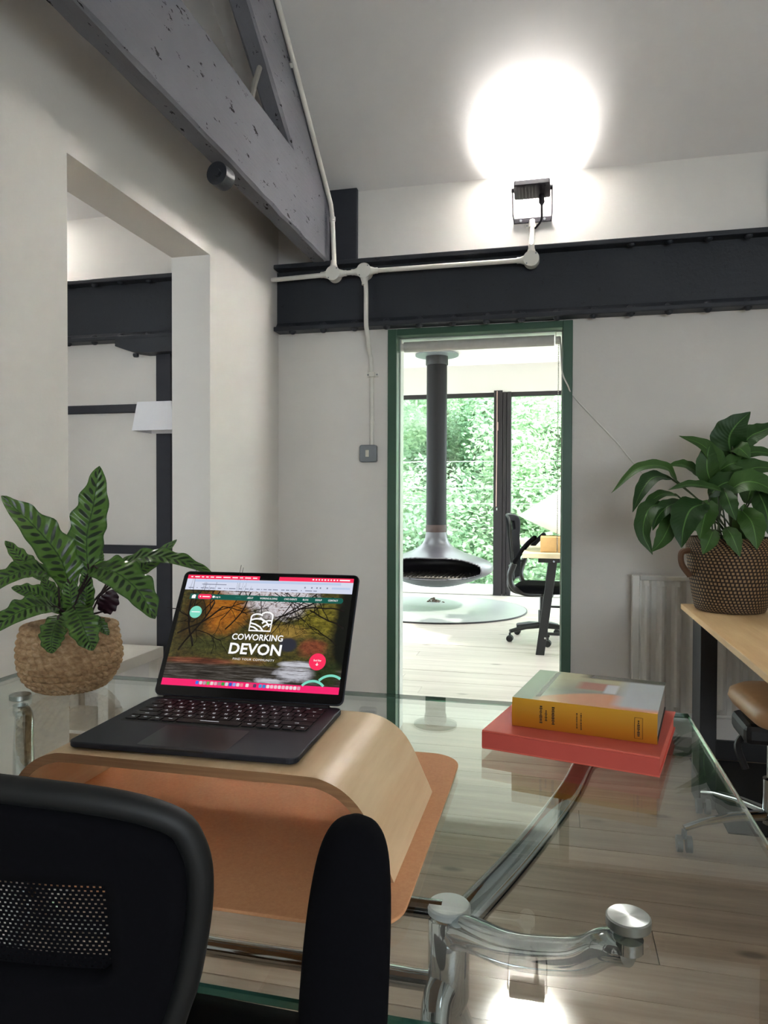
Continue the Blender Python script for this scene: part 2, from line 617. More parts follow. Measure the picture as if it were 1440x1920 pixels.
# bearing bracket, dark post and bars on the left-hand room's wall
pb = thing('bearing_bracket', 'charcoal bearing bracket under the beam in the left room', 'bracket', (-2.05, D, 1.98))
MB().prism([(-2.29, 1.985), (-2.20, 1.955), (-2.14, 1.945), (-1.78, 1.945), (-1.78, 2.02), (-2.29, 2.02)], 'y', D - .10, D - .002).build('plate', M_iron, pb, world=True)
MB().lathe([(.012, 0), (.016, .005), (.016, .018)], (-2.19, D - .06, 1.93), 8).build('bolt', M_iron, pb, world=True)
MB().box(-2.078, -1.992, D - .05, D - .001, 0, 1.944).build('wall_post', M_stub, bevel=.004)
tag(bpy.data.objects['wall_post'], 'dark upright post below the bearing bracket in the left room', 'post')
for z0, z1, lb in ((1.64, 1.684, 'upper dark horizontal wall bar left of the dark post'), (.871, .918, 'lower dark horizontal wall bar behind the striped plant')):
    o = MB().box(-4.4, -2.0785, D - .035, D - .001, z0, z1).build('wall_bar', M_stub, bevel=.003)
    tag(o, lb, 'bar', 'dark bars on the left room wall')

# ---------------------------------------------------------------- timber truss
def timber(path, w, h, jit=.004, seed=1):
    """rough sawn timber: rectangle swept along path in the y-z plane; path gives the lower right edge"""
    r = random.Random(seed)
    mb = MB()
    m = len(path)
    vs = []
    for i, (yy, zz) in enumerate(path):
        a = path[max(i - 1, 0)]; c = path[min(i + 1, m - 1)]
        ty, tz = c[0] - a[0], c[1] - a[1]
        l = sqrt(ty * ty + tz * tz); ty /= l; tz /= l
        ny, nz = (-tz, ty)
        if nz < 0: ny, nz = -ny, -nz
        j = lambda: r.uniform(-jit, jit)
        c0 = .010
        for dx, dh in ((0, c0), (0, h - c0), (-c0, h), (-w + c0, h), (-w, h - c0), (-w, c0), (-w + c0, 0), (-c0, 0)):
            vs.append((XT + dx + j() * .5, yy + ny * dh, zz + nz * dh + j()))
    fs = []
    for i in range(m - 1):
        for k in range(8):
            k2 = (k + 1) % 8
            fs.append((i * 8 + k, (i + 1) * 8 + k, (i + 1) * 8 + k2, i * 8 + k2))
    fs += [tuple(range(8)), tuple(range((m - 1) * 8, m * 8))[::-1]]
    return mb.add(vs, fs)
XT = -1.112
tr = thing('roof_truss', 'old grey painted timber roof truss crossing the upper left', 'truss', (-1.15, 3.4, 2.35))
N = 60
timber([(3.49 - i * (5.6 / N), 2.352) for i in range(N + 1)], .080, .342, .003, 3).build('tie_beam', M_beam, tr, True, .5, world=True)
# principal rafter under the ceiling slope
ry0, rz0 = 3.10, 2.575
N = 30
timber([(3.31 - i * (2.87 / N), 2.685 + .70 * (2.965 - 3.31 + i * (2.87 / N))) for i in range(N + 1)], .080, .300, .003, 5).build('rafter', M_beam, tr, True, .5, world=True)
# the other rafter, rising to the same ridge
timber([(REAR + .3 + i * (2.5 / N), z_rear - .20 + SL * (.3 + i * (2.5 / N))) for i in range(N + 1)], .080, .150, .003, 8).build('rafter', M_beam, tr, True, .5, world=True)
MB().tube([(-1.15, 2.60, 2.69), (-1.15, 2.64, 2.79), (-1.15, 2.70, 2.90)], .011, 8).build('iron_strap', flat('pale_iron_strap', '8f8c86', .6), tr, True, world=True)
kn = MB().disc((-1.150, 2.315, 2.302), .040, (.10, 1, 0), .055, 28)
kn.build('bolt_washer', M_iron, tr, True, .6, world=True)
kb = MB().disc((-1.145, 2.301, 2.300), .014, (.10, 1, 0), .02, 6)
kb.build('bolt', M_iron, tr, world=True)
wp = MB().box(-1.118, -.972, D - .03, D - .001, 2.36, 2.728).build('wall_plate_post', M_stub, bevel=.004)
tag(wp, 'charcoal timber stub on the wall beside the end of the truss', 'post')
wp = MB().box(.913, 1.06, D - .03, D - .001, 2.36, 2.69).build('wall_plate_post', M_stub, bevel=.004)
tag(wp, 'charcoal timber stub on the wall at the upper right edge', 'post')

# ---------------------------------------------------------------- white conduit
CY = D - .095
cd = thing('electrical_conduit', 'white surface conduit with round junction boxes over the steel beam', 'conduit', (-1.07, CY, 2.285))
def pipe(pts, name='pipe', r=.0115):
    return MB().tube(pts, r, 12).build(name, M_conduit, cd, True, world=True)
J = [(-1.072, 2.285), (-.914, 2.287), (-.114, 2.286)]
pipe([(-1.399, CY, 2.277), (J[0][0], CY, J[0][1])])
pipe([(J[0][0], CY, J[0][1]), (J[1][0], CY, J[1][1])])
pipe([(J[1][0], CY, J[1][1]), (J[2][0], CY, J[2][1])])
pipe(curve([(J[1][0], CY, 2.28), (-.907, CY, 2.20), (-.906, CY, 2.04), (-.905, CY + .02, 1.99), (-.905, D - .02, 1.90), (-.900, D - .008, 1.83), (-.897, D - .008, 1.43)], 6))
pipe([(J[0][0], CY, 2.29), (-1.070, CY, 2.36), (-1.079, CY, 2.56), (-1.088, CY + .004, 2.625), (-1.097, 3.42, 2.668), (-1.097, 3.171, 2.855), (-1.097, 2.952, 3.018), (-1.097, 2.70, 3.197), (-1.097, 1.9, 3.76)])
pipe([(J[2][0], CY, 2.29), (J[2][0], CY, 2.345), (J[2][0] - .001, D - .035, 2.40), (J[2][0], D - .014, 2.425), (J[2][0], D - .012, 2.50)], r=.013)
for i, (jx, jz) in enumerate(J):
    jb = MB()
    jb.disc((jx, CY + .03, jz), .036, (0, -1, 0), .047, 28)
    arms = {0: [(-1, 0), (1, 0), (0, 1)], 1: [(-1, 0), (1, 0), (0, -1)], 2: [(-1, 0), (0, 1)]}[i]
    for ax, az in arms:
        jb.tube([(jx + ax * .028, CY, jz + az * .028), (jx + ax * .052, CY, jz + az * .052), (jx + ax * .066, CY, jz + az * .066)], [.022, .0145, .0145], 14)
    jo = jb.build('junction_box', M_conduit, cd, True, .6, world=True)
    jl = MB().disc((jx, CY - .0172, jz), .0362, (0, -1, 0), .004, 28)
    jl.build('box_lid', M_conduit, jo, True, .6).location = -cd.location
    for sgn in (-1, 1):
        MB().disc((jx + sgn * .021, CY - .0213, jz + sgn * .022), .0035, (0, -1, 0), .001, 10).build('screw', M_grey_metal, jo).location = -cd.location
for (cx, cy_, cz) in ((-.895, D - .008, 1.797), (-.115, D - .012, 2.475)):
    MB().box(cx - .03, cx + .03, D - .007, D - .001, cz - .012, cz + .012).box(cx - .015, cx + .015, D - .024, D - .007, cz - .012, cz + .012).build('saddle_clip', M_conduit, cd, world=True, bevel=.002)
    for sgn in (-1, 1):
        MB().disc((cx + sgn * .023, D - .007, cz), .004, (0, -1, 0), .002, 8).build('screw', M_grey_metal, cd, world=True)
for (yy, zz) in ((2.952, 3.015),):
    MB().disc((-1.11, yy - .01, zz + .012), .016, (0, -.84, .55), .02, 12).build('saddle_clip', M_conduit, cd, True, world=True)
MB().disc((-1.0795, CY, 2.545), .0155, (0, 0, 1), .02, 12).build('saddle_clip', M_conduit, cd, True, world=True)
# light switch
sw = thing('light_switch', 'grey metal-clad light switch left of the green door frame', 'switch', (-.911, D, 1.40))
MB().prism(rrect(-.954, -.868, 1.358, 1.444, .01), 'y', D - .038, D - .001).build('back_box', M_grey_metal, sw, world=True, bevel=.004)
MB().box(-.922, -.905, D - .043, D - .037, 1.384, 1.418).build('rocker', flat('cream_rocker', 'D8D2C4', .4), sw, world=True, bevel=.002)

# ---------------------------------------------------------------- floodlights
M_lens = emis('lit_floodlight_lens', (1, .975, .93, 1), LAMP)
M_flood = flat('black_floodlight_casting', '1b1720', .5)
def floodlight(x, z, label):
    t = thing('floodlight', label, 'floodlight', (x, D, z), 0, 'wall floodlights aimed at the ceiling')
    cy, cz, tilt = -.108, .052, math.radians(-16)
    M = Matrix.Translation((0, cy, cz)) @ Matrix.Rotation(tilt, 4, 'X')
    h = MB().prism(rrect(-.082, .082, -.05, .05, .008), 'z', -.016, .012).xf(M)
    body = h.build('housing', M_flood, t, bevel=.003)
    f = MB()
    for k in range(9):
        xx = -.06 + k * .015
        f.box(xx - .002, xx + .002, -.04, .04, -.024, -.016)
    f.xf(M).build('cooling_fins', M_flood, body, kind='stuff')
    MB().box(-.072, .072, -.042, .042, .0125, .0145).xf(M).build('lens', M_lens, t)
    sd = bpy.data.lights.new('floodlight_beam', 'SPOT')
    sd.energy = SPOT
    sd.color = (1, .985, .96)
    sd.spot_size = math.radians(135)
    sd.spot_blend = 1.0
    sd.shadow_soft_size = .05
    so = bpy.data.objects.new('floodlight_beam', sd)
    COL.objects.link(so)
    so.parent = t
    so.matrix_local = M @ Matrix.Translation((0, 0, .022)) @ Matrix.Rotation(pi, 4, 'X')
    br = MB()
    br.tube([(-.090, cy, cz), (-.090, -.06, -.044), (-.086, -.006, -.056)], .012, 8, True, (.25, 1))
    br.tube([(.090, cy, cz), (.090, -.06, -.044), (.086, -.006, -.056)], .012, 8, True, (.25, 1))
    br.box(-.088, .088, -.012, -.002, -.066, -.044)
    br.disc((-.094, cy, cz), .012, (1, 0, 0), .012, 12)
    br.disc((.082, cy, cz), .012, (1, 0, 0), .012, 12)
    br.build('bracket', M_flood, t)
    MB().tube(curve([(.042, cy + .02, cz - .025), (.044, -.10, -.045), (.04, -.05, -.075), (.012, -.02, -.10)], 6), [.013] * 4 + [.005] * 15, 8).build('cable', M_flood, t, True)
    for sx in (-.055, 0, .055):
        MB().disc((sx, -.012, -.055), .006, (0, -1, 0), .003, 8).build('screw', M_grey_metal, t)
    return t
floodlight(-.112, 2.555, 'black floodlight glaring on the wall above the doorway')
floodlight(-2.95, 2.555, 'unseen black floodlight added on the wall of the left room beyond the partition')  # out of view; added as the assumed source brightening the left room

# ---------------------------------------------------------------- roller blind
rb = thing('roller_blind', 'rolled up grey blind inside the top of the green door frame', 'blind', (-.37, 3.6, 1.945))
MB().disc((-.750, 3.6, 1.945), .026, (1, 0, 0), .742, 24).build('fabric_roll', flat('grey_blind_fabric', 'C4C1BA', .8), rb, True, .6, world=True)
for x0 in (-.7648, -.0035):
    MB().box(x0, x0 + .004, 3.58, 3.62, 1.93, 1.984).disc((x0, 3.6, 1.945), .02, (1, 0, 0), .014, 12).build('end_bracket', M_white, rb, world=True)
MB().disc((.004, 3.6, 1.945), .02, (1, 0, 0), .016, 16).build('chain_wheel', M_white, rb, True, .6, world=True)
ch = MB()
for k in range(120):
    ch.ball((.011, 3.575, 1.93 - k * .0085), .0028, 5, 3)
for k in range(120):
    ch.ball((.013, 3.622, 1.93 - k * .0085), .0028, 5, 3)
ch.build('bead_chain', M_conduit, rb, True, kind='stuff', world=True)
cb = MB().tube(curve([(.02, 3.575, 1.955), (.024, 3.53, 1.86), (.03, D - .02, 1.77), (.055, D - .018, 1.71), (.078, D - .006, 1.665), (.16, D - .004, 1.57), (.27, D - .004, 1.45), (.34, D - .004, 1.36), (.44, D - .004, 1.24)], 6), .0035, 6).build('blind_cable', M_conduit, None, True)
tag(cb, 'thin white cable running from the blind down the wall towards the right plant', 'cable')

# ================================================================ FAR ROOM
M_soot = flat('matt_black_steel', '141216', .5, var=.2, scale=8)
M_shell = flat('satin_black_steel_shell', '403d44', .38, var=.1, scale=6, spec=.8)
fp = thing('hanging_fireplace', 'suspended black bowl fireplace hanging in front of the far window', 'fireplace', (-1.23, 7.6, 0))
MB().lathe([(.108, .86), (.108, 2.70)], (0, 0, 0), 40).build('flue_pipe', flat('dark_grey_flue', '151317', .55, spec=.25), fp, True)
MB().lathe([(.1085, .82), (.1125, .83), (.1125, .90), (.109, .905)], (0, 0, 0), 40).build('flue_collar', flat('rust_tinted_steel', '34211d', .6), fp, True)
MB().lathe([(.114, 2.60), (.118, 2.605), (.118, 2.70)], (0, 0, 0), 40).build('flue_sleeve', M_soot, fp, True)
MB().lathe([(.12, 2.69), (.23, 2.70), (.23, 2.715), (.12, 2.722)], (0, 0, 0), 40)  .build('ceiling_ring', M_grey_metal, fp, True)
# bowl: lathed shell with an eye-shaped mouth towards the room
prof = [(0, .245), (.12, .250), (.25, .272), (.38, .312), (.50, .362), (.572, .398), (.598, .424), (.604, .455), (.594, .487), (.555, .522), (.46, .560), (.36, .592), (.27, .626), (.20, .664), (.15, .705), (.122, .76), (.110, .84)]
NA = 192
def shell(off, inner=False):
    vs, fs, mb = [], [], MB()
    pr = []
    P = [Vector((r, z)) for r, z in prof]
    cp = curve([(r, z, 0) for r, z in prof], 8)
    for i, p in enumerate(cp):
        a, c = cp[max(i - 1, 0)], cp[min(i + 1, len(cp) - 1)]
        t = (c - a).normalized()
        pr.append((max(p.x - t.y * off, 0), p.y + t.x * off))
    for (r, z) in pr:
        for k in range(NA):
            a = 2 * pi * k / NA
            vs.append((r * cos(a), r * sin(a), z))
    for i in range(len(pr) - 1):
        for k in range(NA):
            k2 = (k + 1) % NA
            zz = (pr[i][1] + pr[i + 1][1]) / 2
            a = 2 * pi * (k + .5) / NA
            da = abs((a - 1.5 * pi + pi) % (2 * pi) - pi)          # angle from the mouth's middle
            half = 1.02
            if da < half:
                q = sqrt(max(0, 1 - (da / half) ** 4))
                lo = .425 - .056 * q
                hi = .465 + .115 * q
                if lo < zz < hi and pr[i][0] > .36:
                    continue
            q = (i * NA + k, i * NA + k2, (i + 1) * NA + k2, (i + 1) * NA + k)
            fs.append(q if not inner else q[::-1])
    return mb.add(vs, fs)
sh = shell(0).build('bowl', M_shell, fp, True)
so = sh.modifiers.new('thickness', 'SOLIDIFY')
so.thickness = .012
so.offset = -1
gr = MB()
for k in range(22):
    xx = -.42 + k * .04
    hw = sqrt(max(.01, .44 ** 2 - xx * xx))
    gr.tube([(xx, -hw * .85, .375 + .004 * (k % 2)), (xx, hw * .6, .375)], .007, 6)
for k in range(4):
    gr.tube([(-.38, -.3 + k * .14, .368), (.38, -.3 + k * .14, .368)], .006, 6)
gr.build('grate', flat('ashy_iron_grate', '6b6560', .7), fp, True)
hd = MB().lathe([(.93, 0), (.945, .003), (.945, .014), (.93, .018)], (-1.22, 7.62, 0), 96).build('hearth_disc', flat('grey_slate_hearth', '9A9C9A', .38, var=.1, scale=3), None, True, .6)
MB().lathe([(.9455, .0005), (.9475, .003), (.9475, .013), (.9455, .0155)], (-1.22, 7.62, 0), 96).build('rim', M_soot, hd, True, .6)
tag(hd, 'round grey hearth plate on the boards beneath the hanging fireplace', 'hearth')
rr = random.Random(4)
am = MB()
for k in range(60):
    a, q = rr.uniform(0, 2 * pi), abs(rr.gauss(0, .038))
    s_ = rr.uniform(.006, .012)
    am.ball((-1.33 + q * cos(a) * 1.3, 8.05 + q * sin(a), .018 + max(0, .045 - q * .7) * rr.random() + s_ * .3), s_, 6, 4, (1.3, 1, .6))
o = am.build('ash_pile', flat('grey_brown_ash', '6a5c50', .9, var=.3), None, True)
tag(o, 'small heap of ash and embers on the round hearth', 'ash', kind='stuff')
# cord on the window post
o = MB().tube([(-.695, YF - .03, 2.50), (-.695, YF - .032, 1.9), (-.70, YF - .03, 1.09)], .006, 6).box(-.70, -.68, YF - .045, YF - .025, 2.02, 2.12).build('pull_cord', flat('red_white_cord', 'B79A92', .7), None, True)
tag(o, 'pale pull cord hanging down the dark window post', 'cord')

# far desk: oak top on black A-frame legs
fd = thing('office_desk', 'oak-topped desk on slanted black legs in the far room', 'desk', (.1, 6.1, 0))
MB().box(-.235, .62, 5.5, 7.1, .735, .772).build('desktop', M_oak, fd, world=True, bevel=.003)
def leg_bar(x0, z0, x1, z1, y0, w=.055, d=.05):
    mb = MB()
    return mb.prism([(x0, z0), (x0 + w, z0), (x1 + w, z1), (x1, z1)], 'y', y0, y0 + d)
for yy in (5.545, 6.98):
    leg_bar(-.135, 0, -.045, .70, yy, .065).build('leg', M_black, fd, world=True, bevel=.003)
    leg_bar(.53, 0, .43, .70, yy, .065).build('leg', M_black, fd, world=True, bevel=.003)
    MB().box(-.12, .55, yy, yy + .05, .70, .734).build('leg_rail', M_black, fd, world=True, bevel=.003)
    MB().box(-.06, .50, yy + .015, yy + .035, .15, .17).build('leg_rail', M_black, fd, world=True)
for (bx, bz) in ((-.035, .71), (-.095, .13)):
    MB().disc((bx + .03, 5.5452, bz), .008, (0, -1, 0), .004, 10).build('bolt', M_chrome, fd, world=True)
o = MB().box(-.106, .09, 5.62, 5.84, .7725, .892).build('cardboard_box', flat('tan_card', 'C79F6C', .7), None, bevel=.006)
tag(o, 'tan cardboard box standing on the far desk', 'box')
bk = thing('paper_stack', 'low white stack of papers behind the box on the far desk', 'paper', (-.15, 6.7, .7725))
for k in range(4):
    MB().box(-.24 + k * .004, .05, -.12, .12 + k * .003, k * .012, k * .012 + .0115).xf(Matrix.Rotation(.03 * k, 4, 'Z')).build('sheet_bundle', M_white, bk)
# tilted conical lampshade on a desk lamp
M_shade = NT('white_paper_shade')
M_shade.base(hexc('F2F0EC'), .8)
M_shade.b.inputs['Subsurface Weight'].default_value = .0
M_shade = M_shade.m
dl = thing('desk_lamp', 'desk lamp with a large tilted white conical shade in the far room', 'lamp', (.36, 5.95, .7725))
a3, c3 = Vector((-.285, 5.95, 1.046)), Vector((.30, 5.95, .79))
rim_dir = (c3 - a3).normalized()
rim_c = (a3 + c3) / 2
axis = Vector((-rim_dir.z * -1, 0, rim_dir.x)).normalized()
axis = Vector((rim_dir.z * -1, 0, rim_dir.x))
if axis.z < 0: axis = -axis
R0 = (c3 - a3).length / 2
NS = 48
vs = []
sl = Vector((.033, 0, 1.30)) - Vector((-.285, 0, 1.046))
for j, (t, rad) in enumerate(((0, R0), (.42, R0 * .12))):
    cc = rim_c + axis * t + Vector((0, 0, 0))
    for k in range(NS):
        an = 2 * pi * k / NS
        vs.append(cc + rim_dir * (-cos(an) * rad) + Vector((0, sin(an) * rad * .8, 0)))
fs = [(k, (k + 1) % NS, NS + (k + 1) % NS, NS + k) for k in range(NS)] + [tuple(range(NS, 2 * NS))]
shd = MB().add(vs, fs).build('lamp_shade', M_shade, dl, True, .6, world=True)
so = shd.modifiers.new('thickness', 'SOLIDIFY'); so.thickness = .003
top = rim_c + axis * .40
MB().tube(curve([tuple(top), (.45, 5.95, 1.30), (.50, 5.95, 1.05), (.40, 5.95, .80)], 8), .009, 8).build('arm', M_black, dl, True, world=True)
MB().lathe([(.09, 0), (.09, .012), (.012, .02)], (.40 - .36, 0, 0), 32).build('base', M_black, dl, True, .6)

# ---------------------------------------------------------------- office chairs (one builder)
M_fabric = flat('black_chair_fabric', '0c0c10', .95, var=.4, scale=300, spec=.1)
M_frame = flat('black_chair_frame', '141416', .38)
M_rimgrey = flat('charcoal_vinyl_rim', '121415', .6)
def caster(mb, c):
    for s_ in (-1, 1):
        mb.disc((c[0] + s_ * .006, c[1], .027), .027, (s_, 0, 0), .018, 16)
    mb.disc((c[0], c[1], .045), .009, (0, 0, 1), .03, 8)
def office_chair(label, loc, rotz, arm_pitch, top, half_w, grp, arm_z=.655):
    t = thing('office_chair', label, 'chair', loc, rotz, grp)
    # back: outline in (x,z), thin and slightly curved in depth
    h = top
    def outline(inset):
        w = half_w - inset
        z1 = h - inset
        pts = [(-.145 + inset, .50 + inset), (.145 - inset, .50 + inset), (.165 - inset, .58), (w * .82, h - .22), (w * .94, h - .135), (w, h - .075), (w * .985, h - .038 - inset * .3), (w * .90, z1 - .012), (w * .6, z1 + .002), (0, z1 + .008),
               (-w * .6, z1 + .002), (-w * .90, z1 - .012), (-w * .985, h - .038 - inset * .3), (-w, h - .075), (-w * .94, h - .135), (-w * .82, h - .22), (-.165 + inset, .58)]
        c = curve([(p[0], p[1], 0) for p in pts + [pts[0]]], 5)[:-1]
        return [(p.x, p.y) for p in c]
    def depth(x, z):
        return -.235 - .05 * ((z - .5) / .5) ** 1.5 + .10 * (x / .25) ** 2 * .6
    n = len(outline(0))
    # rim: tube around the outline
    o1 = outline(.008)
    rim = MB().tube([(p[0], depth(*p), p[1]) for p in o1 + [o1[0]]], .0095, 12, False).build('back_rim', M_rimgrey, t, True)
    # panel with a see-through window
    x0, x1, z0, z1 = -.125, .125, h - .134, h - .060
    pan = MB()
    outer = outline(.016)
    m_ = len(outer)
    def ray_rect(px, pz):
        cx, cz = (x0 + x1) / 2, (z0 + z1) / 2
        dx, dz = px - cx, pz - cz
        k = min((x1 - cx) / abs(dx) if dx else 9e9, (z1 - cz) / abs(dz) if dz else 9e9)
        return cx + dx * k, cz + dz * k
    inn = [ray_rect(*p) for p in outer]
    vs = []
    steps = 5
    for s_ in range(steps + 1):
        for a, b2 in zip(outer, inn):
            q = s_ / steps
            xx, zz = a[0] * (1 - q) + b2[0] * q, a[1] * (1 - q) + b2[1] * q
            vs.append((xx, depth(xx, zz), zz))
    fs = [(s_ * m_ + k, s_ * m_ + (k + 1) % m_, (s_ + 1) * m_ + (k + 1) % m_, (s_ + 1) * m_ + k) for s_ in range(steps) for k in range(m_)]
    pn = pan.add(vs, fs).build('back_panel', M_fabric, t, True)
    so = pn.modifiers.new('thickness', 'SOLIDIFY'); so.thickness = .026; so.offset = 0
    # mesh window: diagonal cloth threads
    nx, nz = int((x1 - x0) / .0043), int((z1 - z0) / .0032)
    me = MB()
    vs, fs = [], []
    th = .31
    for j in range(nz):
        for i in range(nx):
            sx = .5 * (j % 2)
            cx0 = x0 + (i + sx) * .0043; cx1 = cx0 + .0043
            if cx1 > x1: continue
            cz0 = z0 + j * .0032; cz1 = cz0 + .0032
            wx, wz = .0043 * th, .0032 * th
            o_ = len(vs)
            for (xx, zz) in ((cx0, cz0), (cx1, cz0), (cx1, cz1), (cx0, cz1), (cx0 + wx, cz0 + wz), (cx1 - wx, cz0 + wz), (cx1 - wx, cz1 - wz), (cx0 + wx, cz1 - wz)):
                vs.append((xx, depth(xx, zz), zz))
            for k in range(4):
                fs.append((o_ + k, o_ + (k + 1) % 4, o_ + 4 + (k + 1) % 4, o_ + 4 + k))
    me.add(vs, fs).build('back_mesh', M_fabric, t, kind='stuff', label='see-through black mesh window')
    # spine from seat to back
    MB().tube(curve([(0, -.245, .60), (0, -.275, .48), (0, -.25, .41), (0, -.15, .385), (0, 0, .385)], 5), .03, 10, True, (1.4, .6)).build('back_support', M_frame, t, True)
    # seat
    seat = MB()
    sp = rrect(-.235, .235, -.22, .24, .09, 7)
    vs, fs = [], []
    for (ins, zz) in ((.03, .41), (.004, .42), (0, .445), (.01, .465), (.05, .478), (.12, .472)):
        for (xx, yy) in sp:
            l = max(abs(xx / .235), abs(yy / .24), .001)
            vs.append((xx * (1 - ins / .235), yy * (1 - ins / .24), zz))
    ms = len(sp)
    for s_ in range(5):
        for k in range(ms):
            fs.append((s_ * ms + k, s_ * ms + (k + 1) % ms, (s_ + 1) * ms + (k + 1) % ms, (s_ + 1) * ms + k))
    fs += [tuple(range(ms))[::-1], tuple(range(5 * ms, 6 * ms))]
    seat.add(vs, fs).build('seat', M_fabric, t, True, .8)
    # flip-up armrests
    for s_ in (-1, 1):
        ar = MB()
        piv = Vector((s_ * .268, -.19, arm_z))
        dirv = Vector((0, cos(arm_pitch), sin(arm_pitch)))
        nrm = Vector((0, -sin(arm_pitch), cos(arm_pitch)))
        L = .29
        prof_w = [(p.x, max(p.y, .002)) for p in curve([(0, .012, 0), (.015, .026, 0), (.05, .033, 0), (.14, .0345, 0), (.21, .0335, 0), (.25, .030, 0), (.272, .0245, 0), (.284, .016, 0), (.289, .004, 0)], 4)]
        vs, fs = [], []
        na = 26
        for (l, w) in prof_w:
            c = piv + dirv * l + nrm * (.03 * sin(pi * l / L) * .5)
            for k in range(na):
                an = 2 * pi * k / na
                vs.append(c + Vector((1, 0, 0)) * (cos(an) * w) + nrm * (sin(an) * min(.02, w * .8)))
        mm = len(prof_w)
        for i in range(mm - 1):
            for k in range(na):
                fs.append((i * na + k, i * na + (k + 1) % na, (i + 1) * na + (k + 1) % na, (i + 1) * na + k))
        fs += [tuple(range(na))[::-1], tuple(range((mm - 1) * na, mm * na))]
        ar.add(vs, fs)
        ao = ar.build('armrest', M_fabric, t, True, .9)
        MB().tube(curve([tuple(piv), (s_ * .262, -.22, .56), (s_ * .24, -.20, .46), (s_ * .2, -.1, .405), (s_ * .12, 0, .40)], 5), [.026] * 6 + [.022] * 15, 10).build('arm_bracket', M_frame, t, True)
        MB().tube([(s_ * .262, -.205, .64), (s_ * .20, -.235, .63), (s_ * .14, -.24, .62)], .012, 8).build('arm_link', M_frame, t, True)
    # column and base
    MB().box(-.08, .08, -.08, .10, .37, .408).build('tilt_mechanism', M_frame, t, bevel=.01)
    MB().lathe([(.030, .10), (.030, .25), (.018, .25), (.018, .38)], (0, 0, 0), 18).build('column', M_frame, t, True, .5)
    for k in range(5):
        a = 2 * pi * k / 5 + .3
        e = (.29 * cos(a), .29 * sin(a))
        MB().tube([(0, 0, .125), (e[0] * .5, e[1] * .5, .115), (e[0], e[1], .085)], [.034, .026, .02], 8, True, (.8, .8)).build('base_arm', M_frame, t, True)
        cm = MB(); caster(cm, e)
        cm.build('caster', M_blackplastic, t, True, .6)
    return t
office_chair('black office chair in the far room tucked at the oak desk', (-.10, 6.16, 0), -pi / 2 - .12, math.radians(52), 1.05, .235, 'black mesh back office chairs')
office_chair('black mesh-backed office chair in the foreground with its armrest raised', (-.416, .697, 0), -.02, math.radians(81), .972, .190, 'black mesh back office chairs', .635)

# ================================================================ OUTDOORS
gm = MB().box(-6, 6, YF + .2, YF + 1.4, -.3, -.03)
o = struct(gm, 'terrace', flat('pale_paving', 'C9C6C0', .8))
rl = thing('balustrade', 'thin steel wire balustrade outside the far window', 'railing', (-.9, YF + 1.0, -.03))
for z in (1.70, 1.335, 1.12):
    MB().tube([(-5.5, YF + 1.0, z), (5.0, YF + 1.0, z)], .006, 6).build('wire', flat('bright_steel_wire', 'D8DAD8', .3, 1), rl, True, world=True)
for xx in (-5.5, 5.0):
    MB().box(xx - .03, xx + .03, YF + .97, YF + 1.03, -.03, 1.75).build('post', M_steel, rl, world=True)
# wooded bank with trees
sl = MB()
vs, fs = [], []
nx, ny = 24, 14
for j in range(ny):
    for i in range(nx):
        xx, yy = -22 + i * 40 / (nx - 1), 10.4 + j * 22 / (ny - 1)
        vs.append((xx, yy, -3.2 + .34 * (yy - 10.4) + .25 * sin(xx * 1.3) * cos(yy)))
for j in range(ny - 1):
    for i in range(nx - 1):
        fs.append((j * nx + i, j * nx + i + 1, (j + 1) * nx + i + 1, (j + 1) * nx + i))
struct(MB().add(vs, fs), 'wooded_bank', flat('grassy_earth', '3f5a2a', .95, var=.4, scale=2))
def leaf_mat(name, c1, c2):
    m = NT(name)
    oi = m.n('NewGeometry').outputs['Random Per Island']
    c = m.mix(oi, hexc(c1), hexc(c2))
    m.base(c, .6, 0, .3)
    tl = m.n('BsdfTranslucent')
    m.set(tl.inputs[0], m.mix(.5, c, hexc('C4DCB4')))
    mx = m.n('MixShader')
    mx.inputs[0].default_value = .45
    m.t.links.new(m.b.outputs[0], mx.inputs[1])
    m.t.links.new(tl.outputs[0], mx.inputs[2])
    m.t.links.new(mx.outputs[0], m.t.nodes['Material Output'].inputs['Surface'])
    return m.m
M_tl = [leaf_mat('spring_leaves', '7A9C7C', 'BED4B4'), leaf_mat('deep_green_leaves', '6C9074', 'A8C4AA'), leaf_mat('light_leaves', '8EB48C', 'D2E6C6')]
M_bark = flat('grey_brown_bark', '5b5346', .9, var=.3)
def crown(seed, rx, rz, n, leaf=.05):
    r = random.Random(seed)
    lobes = []
    for k in range(26):
        a = r.uniform(0, 2 * pi); q = sqrt(r.random()); z = r.uniform(-1, 1)
        w = sqrt(max(.05, 1 - z * z * .8))
        lobes.append((Vector((cos(a) * q * rx * w, sin(a) * q * rx * w, z * rz)), r.uniform(.45, .9)))
    vs, fs = [], []
    for k in range(n):
        c, s_ = r.choice(lobes)
        d = Vector((r.gauss(0, 1), r.gauss(0, 1), r.gauss(0, 1))).normalized()
        p = c + d * s_ * (r.random() ** .4)
        t = Vector((r.gauss(0, 1), r.gauss(0, 1), r.gauss(0, .5))).normalized()
        u = t.cross(d + Vector((0, 0, .6))).normalized()
        L = leaf * r.uniform(.7, 1.4)
        o_ = len(vs)
        vs += [p - t * L, p + u * L * .5, p + t * L, p - u * L * .5]
        fs.append((o_, o_ + 1, o_ + 2, o_ + 3))
    return MB().add(vs, fs)
crowns = [crown(11, 1.7, 2.6, 34000).mesh('foliage', M_tl[0]), crown(12, 1.9, 2.3, 34000).mesh('foliage', M_tl[1]), crown(13, 1.6, 2.9, 34000).mesh('foliage', M_tl[2])]
